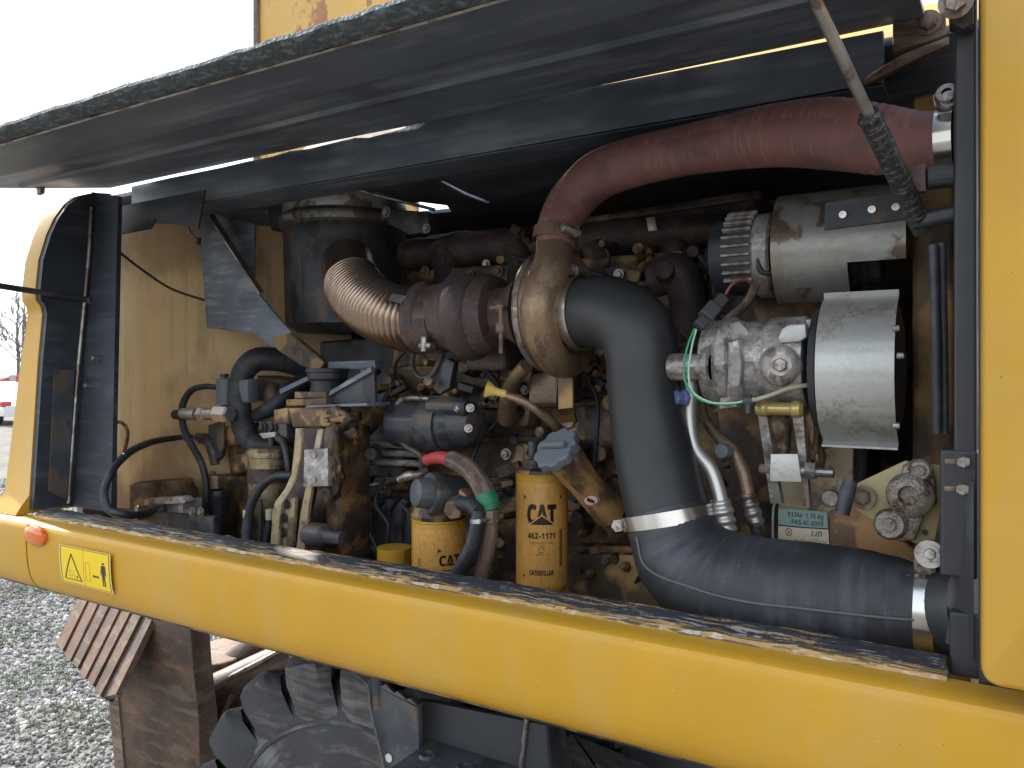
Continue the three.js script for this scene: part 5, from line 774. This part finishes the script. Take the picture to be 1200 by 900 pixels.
const hA = thing('pilot_hose', 'thin hose arching from the hose block down past the pump', 'hose', 'thin hydraulic hoses'); part('hose', hose([[256, 454, -1.42, 6], [240, 453, -1.41, 7], [224, 458, -1.40, 7.5], [214, 475, -1.39, 8], [215, 500, -1.385, 8], [225, 522, -1.38, 8], [237, 545, -1.38, 8], [242, 575, -1.38, 8], [238, 605, -1.38, 8]], { radial: 12 }), 'rubber', hA);
const hB = thing('return_hose', 'thin hose making a wide loop low before the bulkhead', 'hose', 'thin hydraulic hoses'); part('hose', hose([[216, 512, -1.42, 6], [200, 514, -1.38, 7], [175, 519, -1.27, 8], [148, 533, -1.15, 9], [129, 556, -1.075, 9], [122, 578, -1.065, 9], [128, 597, -1.07, 9], [146, 603, -1.09, 9], [170, 602, -1.16, 9], [182, 596, -1.22, 8]], { radial: 12 }), 'rubber', hB); part('end_fitting', cyl(P(216, 512, -1.42), AX, .011, .03, 6), 'steel', hB);
const hC = thing('bowl_hose', 'black hose curving down in front of the water separator', 'hose'); part('hose', hose([[342, 557, -1.30, 8], [325, 558, -1.29, 10], [308, 568, -1.28, 11], [297, 585, -1.27, 11], [291, 605, -1.265, 11], [288, 640, -1.26, 11]], { radial: 14 }), 'rubber', hC); part('crimp', cyl(P(290, 607, -1.265), AY, .011, .020, 14), 'beige', hC);
const hD = thing('sensor_lead', 'short sensor lead with pale plug behind the curved leg', 'sensor lead'); part('plug', cyl(P(316, 609, -1.30), AY, .010, .026, 12), 'beige', hD); part('lead', hose([[316, 608, -1.30, 7], [314, 620, -1.30, 8], [310, 645, -1.3, 7]], { radial: 10 }), 'rubberDark', hD); part('tube', hose([[305, 585, -1.33, 5], [306, 610, -1.33, 5], [304, 650, -1.33, 5]], { radial: 8 }), 'dark', hD);
const cable = thing('release_cable', 'thin black cable sagging across the yellow bulkhead', 'cable'); part('cable', hose([[138, 294, -1.17, 3.2], [165, 315, -1.25, 3], [200, 338, -1.33, 3], [240, 352, -1.40, 3]], { radial: 8 }), 'rubberDark', cable);
const arcw = thing('wire_loop', 'small bent grey wire loop on the bulkhead by the black post', 'wire'); part('wire', hose([[132, 497, -1.30, 4], [142, 495, -1.30, 4], [149, 503, -1.31, 4], [147, 525, -1.32, 4], [140, 540, -1.33, 4]], { radial: 8 }), 'steel', arcw);
const vb = thing('valve_block', 'dusty grey valve block low behind the sill at the bulkhead', 'valve block');
{ part('block', poly([[150, 568], [160, 565], [205, 562], [212, 575], [212, 640], [150, 640]], -1.36, .06, .012), 'oily', vb); part('cover_plate', [poly([[168, 586], [172, 584], [212, 582], [218, 588], [216, 590], [180, 592], [180, 612], [168, 612]], -1.26, .03, .003), poly([[195, 588], [214, 586], [214, 606], [195, 606]], -1.28, .06, .004)], 'alu', vb); part('valve_port', cyl(P(178, 600, -1.26), V(-.3, .1, 1), .02, .04, 18), 'steel', vb); part('foot_plate', poly([[130, 596], [250, 606], [250, 640], [130, 640]], -1.24, .02, .003), 'dark', vb); for (const x of [226, 236]) bolt(P(x, 600, -1.238), AZ, .008, vb); }

// ================================================================ UNDER THE BEAM
const wheel = thing('rear_wheel', 'muddy deep-lugged tyre under the yellow beam', 'wheel');
{
  const c = V(-1.03, .545, 0), Z0 = -1.16, Wd = .34, R0 = .545;
  const prof = [[0, .24], [.0, .27], [.012, .30], [.022, .36], [.018, .42], [.004, .455], [-.03, .482], [-Wd + .03, .482], [-Wd - .004, .455], [-Wd - .018, .42], [-Wd - .022, .36], [-Wd - .012, .30], [-Wd, .27], [-Wd, .24]].map(([z, r]) => [z, r]);
  part('tyre', lathe(prof, V(c.x, c.y, Z0), AZ, 96, 1), 'tyre', wheel);
  part('rim', lathe([[-.03, 0], [-.03, .10], [-.06, .14], [-.05, .2], [-.01, .225], [.004, .25], [-.01, .255], [-.05, .24], [-Wd + .05, .24], [-Wd + .01, .255], [-Wd, .225], [-Wd + .1, .2], [-Wd + .1, 0]], V(c.x, c.y, Z0), AZ, 64), 'yellowOld', wheel);
  for (let k = 0; k < 10; k++) { const a = k / 10 * 6.283; bolt(V(c.x + Math.cos(a) * .12, c.y + Math.sin(a) * .12, Z0 - .045), AZ, .012, wheel, 'rust'); }
  const pol = (a, r, z) => V(c.x + Math.cos(a) * r, c.y + Math.sin(a) * r, Z0 + z);
  const tri = (list) => { const a = []; for (const f of list) { const [p, q, r, s] = f; for (const v of s ? [p, q, r, p, r, s] : [p, q, r]) a.push(v.x, v.y, v.z); } const g = new THREE.BufferGeometry(); g.setAttribute('position', new THREE.Float32BufferAttribute(a, 3)); g.computeVertexNormals(); return boxUV(g); };
  const N = 20, q = rng(44);
  for (let k = 0; k < N; k++) for (const sd of [0, 1]) {
    const zm = z => sd ? -Wd - z : z, a = (k + .5 * sd) / N * 6.2832, Rr = R0 * (1 + .006 * (q() - .5));
    // a lug: sections run from the sidewall root over the rounded shoulder and along the skewed tread bar; each is [skew, radius, z, half width, depth of the flanks]
    const sec = [[-.02, .405, .016, .112, 0], [-.01, .45, .030, .104, .012], [.0, .495, .034, .096, .020], [.01, .528, .026, .088, .03], [.025, Rr - .003, .006, .084, .05], [.06, Rr, -.025, .084, .068], [.18, Rr + .002, -.10, .080, .07], [.30, Rr + .002, -.165, .070, .07]];
    const ring = sec.map(([sk, r, z, w, dp]) => { const n = z > 0 ? [.35, .94] : [1, 0]; const out = (dr, ww) => pol(a + sk + ww, r - dr * (z > 0.001 ? .35 : 1), zm(z - dr * (z > 0.001 ? .94 : 0))); return [out(dp + .004, -w * 1.35), out(.004, -w), out(0, -w * .7), out(0, w * .7), out(.004, w), out(dp + .004, w * 1.35)]; });
    const fs = []; for (let i = 0; i < ring.length - 1; i++) for (let j = 0; j < 5; j++) fs.push([ring[i][j], ring[i][j + 1], ring[i + 1][j + 1], ring[i + 1][j]]); fs.push([ring[7][0], ring[7][1], ring[7][4], ring[7][5]]);
    part('tread_lug', boxUV(toCreasedNormals(tri(fs), .55)), 'tyre', wheel);
  }
  part('sidewall_ring', lathe([[.012, .40], [.020, .404], [.021, .410], [.014, .414]], V(c.x, c.y, Z0 + .003), AZ, 96), 'tyre', wheel);
}
const step = thing('step_box', 'dusty black steel step box beside the tyre', 'step');
{
  const teeth = []; for (let i = 0; i <= 12; i++) { const t = i / 12; teeth.push([lerp(404, 490, t) - (i % 2) * 3, lerp(777, 826, t) + (i % 2 ? -4 : 2)]); }
  part('side_plate', poly([[372, 768], ...teeth, [490, 826], [491, 880], [520, 905], [470, 990], [456, 930], [446, 880], [434, 830], [430, 800]], -1.085, .012, .002), 'dark', step);
  part('edge_bead', hose([[386, 775, -1.078, 3], [430, 801, -1.078, 3], [434, 828, -1.078, 4], [446, 880, -1.078, 4], [458, 935, -1.078, 4]], { radial: 6 }), 'dark', step);
  part('rear_plate', poly([[490, 820], [640, 850], [650, 1000], [491, 1000]], -1.125, .012, .002), 'shadeFill', step);  // dark sheet added to stand for the shade beside the tyre
  const y = P(500, 884, -1.085).y, x0 = P(491, 884, -1.085).x, tr = [];
  { const s = new THREE.Shape(); s.moveTo(x0, .93); s.lineTo(x0 + .42, .93); s.lineTo(x0 + .42, 1.12); s.lineTo(x0, 1.12); s.closePath(); for (let i = 0; i < 10; i++) for (let j = 0; j < 4; j++) { const h = new THREE.Path(); h.absarc(x0 + .03 + i * .04,   .95 + j * .04, .010, 0, 6.283, true); s.holes.push(h); } const g = new THREE.ExtrudeGeometry(s, { depth: .006, bevelEnabled: false, curveSegments: 6 }); g.rotateX(-Math.PI / 2); g.translate(0, y, 0); part('perforated_tread', boxUV(clean(g)), 'dark', step, 'perforated anti-slip tread'); }
  for (const [i, j] of [[0, 0], [2, 1], [1, 2], [3, 0], [4, 2], [0, 3], [2, 3], [5, 1]]) part('grip_collar', lathe([[0, .010], [.005, .011], [.006, .014], [0, .016]], V(x0 + .03 + i * .04, y + .006, -.95 - j * .04), AY, 12), 'dark', step);
  part('paint_spot', [cyl(P(456, 888, -1.084), AZ, .008, .002, 10)], mk('paintSpot', C(.55, .53, .48), 1, .8, 0), step, 'pale paint spot');
  part('hanger', [bar(V(x0 + .1, Yp(-.505), -1.2), V(x0 + .1, y, -1.2), .012), bar(V(x0 - .1, Yp(-.505), -1.09), V(x0 - .1, Yp(-.62), -1.09), .012)], 'dark', step);
}
const link = thing('hanging_rod', 'thin grey rod hanging below the yellow beam', 'rod'); part('rod_shaft', bar(P(617, 842, -1.12), P(606, 900, -1.12).add(V(0, -.05, 0)), .004), 'steel', link); part('rod_sleeve', hose([[632, 846, -1.15, 8], [624, 862, -1.15, 10]], { radial: 10 }), 'rubberDark', link);
// chassis and axle in the dark under the body
const chassis = thing('chassis_frame', 'dark steel chassis and axle beam below the body', 'chassis');
{
  part('main_beam', rbox(V(.1, .82, -1.9), 2.4, .3, .5, null, .02), 'dark', chassis); part('axle_beam', rbox(V(-1.03, .545, -2.0), .22, .24, 1.2, null, .03), 'dark', chassis); part('turntable', cyl(V(-.2, .97, -1.9), AY, .55, .14, 48), 'dark', chassis);
  part('far_wheel', lathe([[0, .2], [0, .3], [.02, .4], [0, .5], [-.05, .535], [-.27, .535], [-.32, .5], [-.34, .4], [-.32, .3], [-.32, .2]], V(-1.03, .545, -2.75), AZ, 48, 1), 'tyre', chassis); part('support_foot', rbox(V(.9, .36, -1.9), .5, .72, .5, null, .03), 'dark', chassis);
}
const leg = thing('stabiliser', 'raised stabiliser leg with ribbed brown pad below the beam corner', 'stabiliser');
{
  const onPlane = (px, py, o, n) => { const u = (px - 600) / F, v = (HY - py) / F, d = V(-SN + CS * u, v, -CS - SN * u), t = o.clone().sub(V(0, H, 0)).dot(n) / d.dot(n); return V(0, H, 0).addScaledVector(d, t); };
  const A = P(98, 690, -1.62), B = P(176, 704, -1.56), D0 = P(120, 818, -1.36), n = B.clone().sub(A).cross(D0.clone().sub(B)).normalize(); const nf = n.z < 0 ? n.clone().negate() : n;
  const q = (px, py) => onPlane(px, py, A, n), T0 = [98, 689], T1 = [173, 712], B0 = [67, 756], B1 = [120, 818], N = 6;
  part('pad_plate', hexa([q(...B0), q(...B1), q(...T1), q(...T0)].map(v => v.addScaledVector(nf, -.008)), nf.clone().multiplyScalar(-.03)), 'padRust', leg);
  for (let k = 0; k < N; k++) { const a = k / N, b = (k + 1.0) / N, m2 = (P0, P1, t) => [lerp(P0[0], P1[0], t), lerp(P0[1], P1[1], t)], j = (k % 2) * 2; const b0 = m2(B0, B1, a), b1 = m2(B0, B1, b), t0 = m2(T0, T1, a), t1 = m2(T0, T1, b); b0[1] += j - 1; b1[1] += j - 3; part('pad_slat', hexa([q(...b0), q(...b1).addScaledVector(nf, .007), q(...t1).addScaledVector(nf, .007), q(...t0)].map(v => v.addScaledVector(nf, .002)), nf.clone().multiplyScalar(-.012)), 'padRust', leg); }
  part('pad_edge', hexa([q(119, 817), q(135, 813), q(182, 716), q(173, 712)].map(v => v.addScaledVector(nf, -.002)), nf.clone().multiplyScalar(-.02)), 'rust', leg);
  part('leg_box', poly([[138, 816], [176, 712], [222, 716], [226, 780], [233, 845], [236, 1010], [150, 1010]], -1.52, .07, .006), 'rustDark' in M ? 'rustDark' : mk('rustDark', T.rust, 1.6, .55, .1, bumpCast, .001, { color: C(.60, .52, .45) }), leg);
  part('leg_edge', hexa([P(143, 1000, -1.515), P(154, 1000, -1.515), P(138, 815, -1.515), P(127, 815, -1.515)], V(0, 0, -.2)), 'rust', leg, 'rust-yellow edge of the leg box');
}
const arm = thing('outrigger', 'rounded brown outrigger cover lit by the sun behind the leg', 'outrigger');
{
  const s = new THREE.Shape(), w = .30, h = .26, r = .06; s.moveTo(-w / 2 + r, -h / 2); s.lineTo(w / 2 - r, -h / 2); s.absarc(w / 2 - r, -h / 2 + r, r, -1.571, 0); s.lineTo(w / 2, h / 2 - r); s.absarc(w / 2 - r, h / 2 - r, r, 0, 1.571); s.lineTo(-w / 2 + r, h / 2); s.absarc(-w / 2 + r, h / 2 - r, r, 1.571, 3.1416); s.lineTo(-w / 2, -h / 2 + r); s.absarc(-w / 2 + r, -h / 2 + r, r, 3.1416, 4.712);
  const g = new THREE.ExtrudeGeometry(s, { depth: .05, bevelEnabled: true, bevelSize: .012, bevelThickness: .012, bevelSegments: 3, curveSegments: 8 }); g.rotateX(-Math.PI / 2); g.rotateZ(.10); const c = P(262, 765, -1.95); g.translate(c.x, c.y - .05, c.z); part('cover_plate', boxUV(toCreasedNormals(clean(g), .6)), 'rust', arm);
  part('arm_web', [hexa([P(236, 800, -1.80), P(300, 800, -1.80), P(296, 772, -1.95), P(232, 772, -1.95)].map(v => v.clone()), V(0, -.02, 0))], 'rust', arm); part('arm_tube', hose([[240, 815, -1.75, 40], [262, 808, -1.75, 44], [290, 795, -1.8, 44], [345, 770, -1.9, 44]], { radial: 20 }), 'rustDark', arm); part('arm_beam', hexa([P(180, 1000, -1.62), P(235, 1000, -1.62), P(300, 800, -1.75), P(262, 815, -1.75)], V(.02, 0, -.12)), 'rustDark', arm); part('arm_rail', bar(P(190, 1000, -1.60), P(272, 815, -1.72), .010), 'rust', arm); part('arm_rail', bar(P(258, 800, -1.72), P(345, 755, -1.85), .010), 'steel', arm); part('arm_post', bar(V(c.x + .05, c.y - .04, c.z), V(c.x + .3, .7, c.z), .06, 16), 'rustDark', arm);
}

// ---------------------------------------------------------------- every thing gets its origin at its own base
for (const o of THINGS) {
  const b = new THREE.Box3(); o.traverse(m => { if (m.isMesh) { m.geometry.computeBoundingBox(); b.union(m.geometry.boundingBox.clone().translate(m.position)); } });
  const c = V((b.min.x + b.max.x) / 2, b.min.y, (b.min.z + b.max.z) / 2); o.position.copy(c); for (const k of o.children) k.position.sub(c);
}
renderer.render(scene, camera);
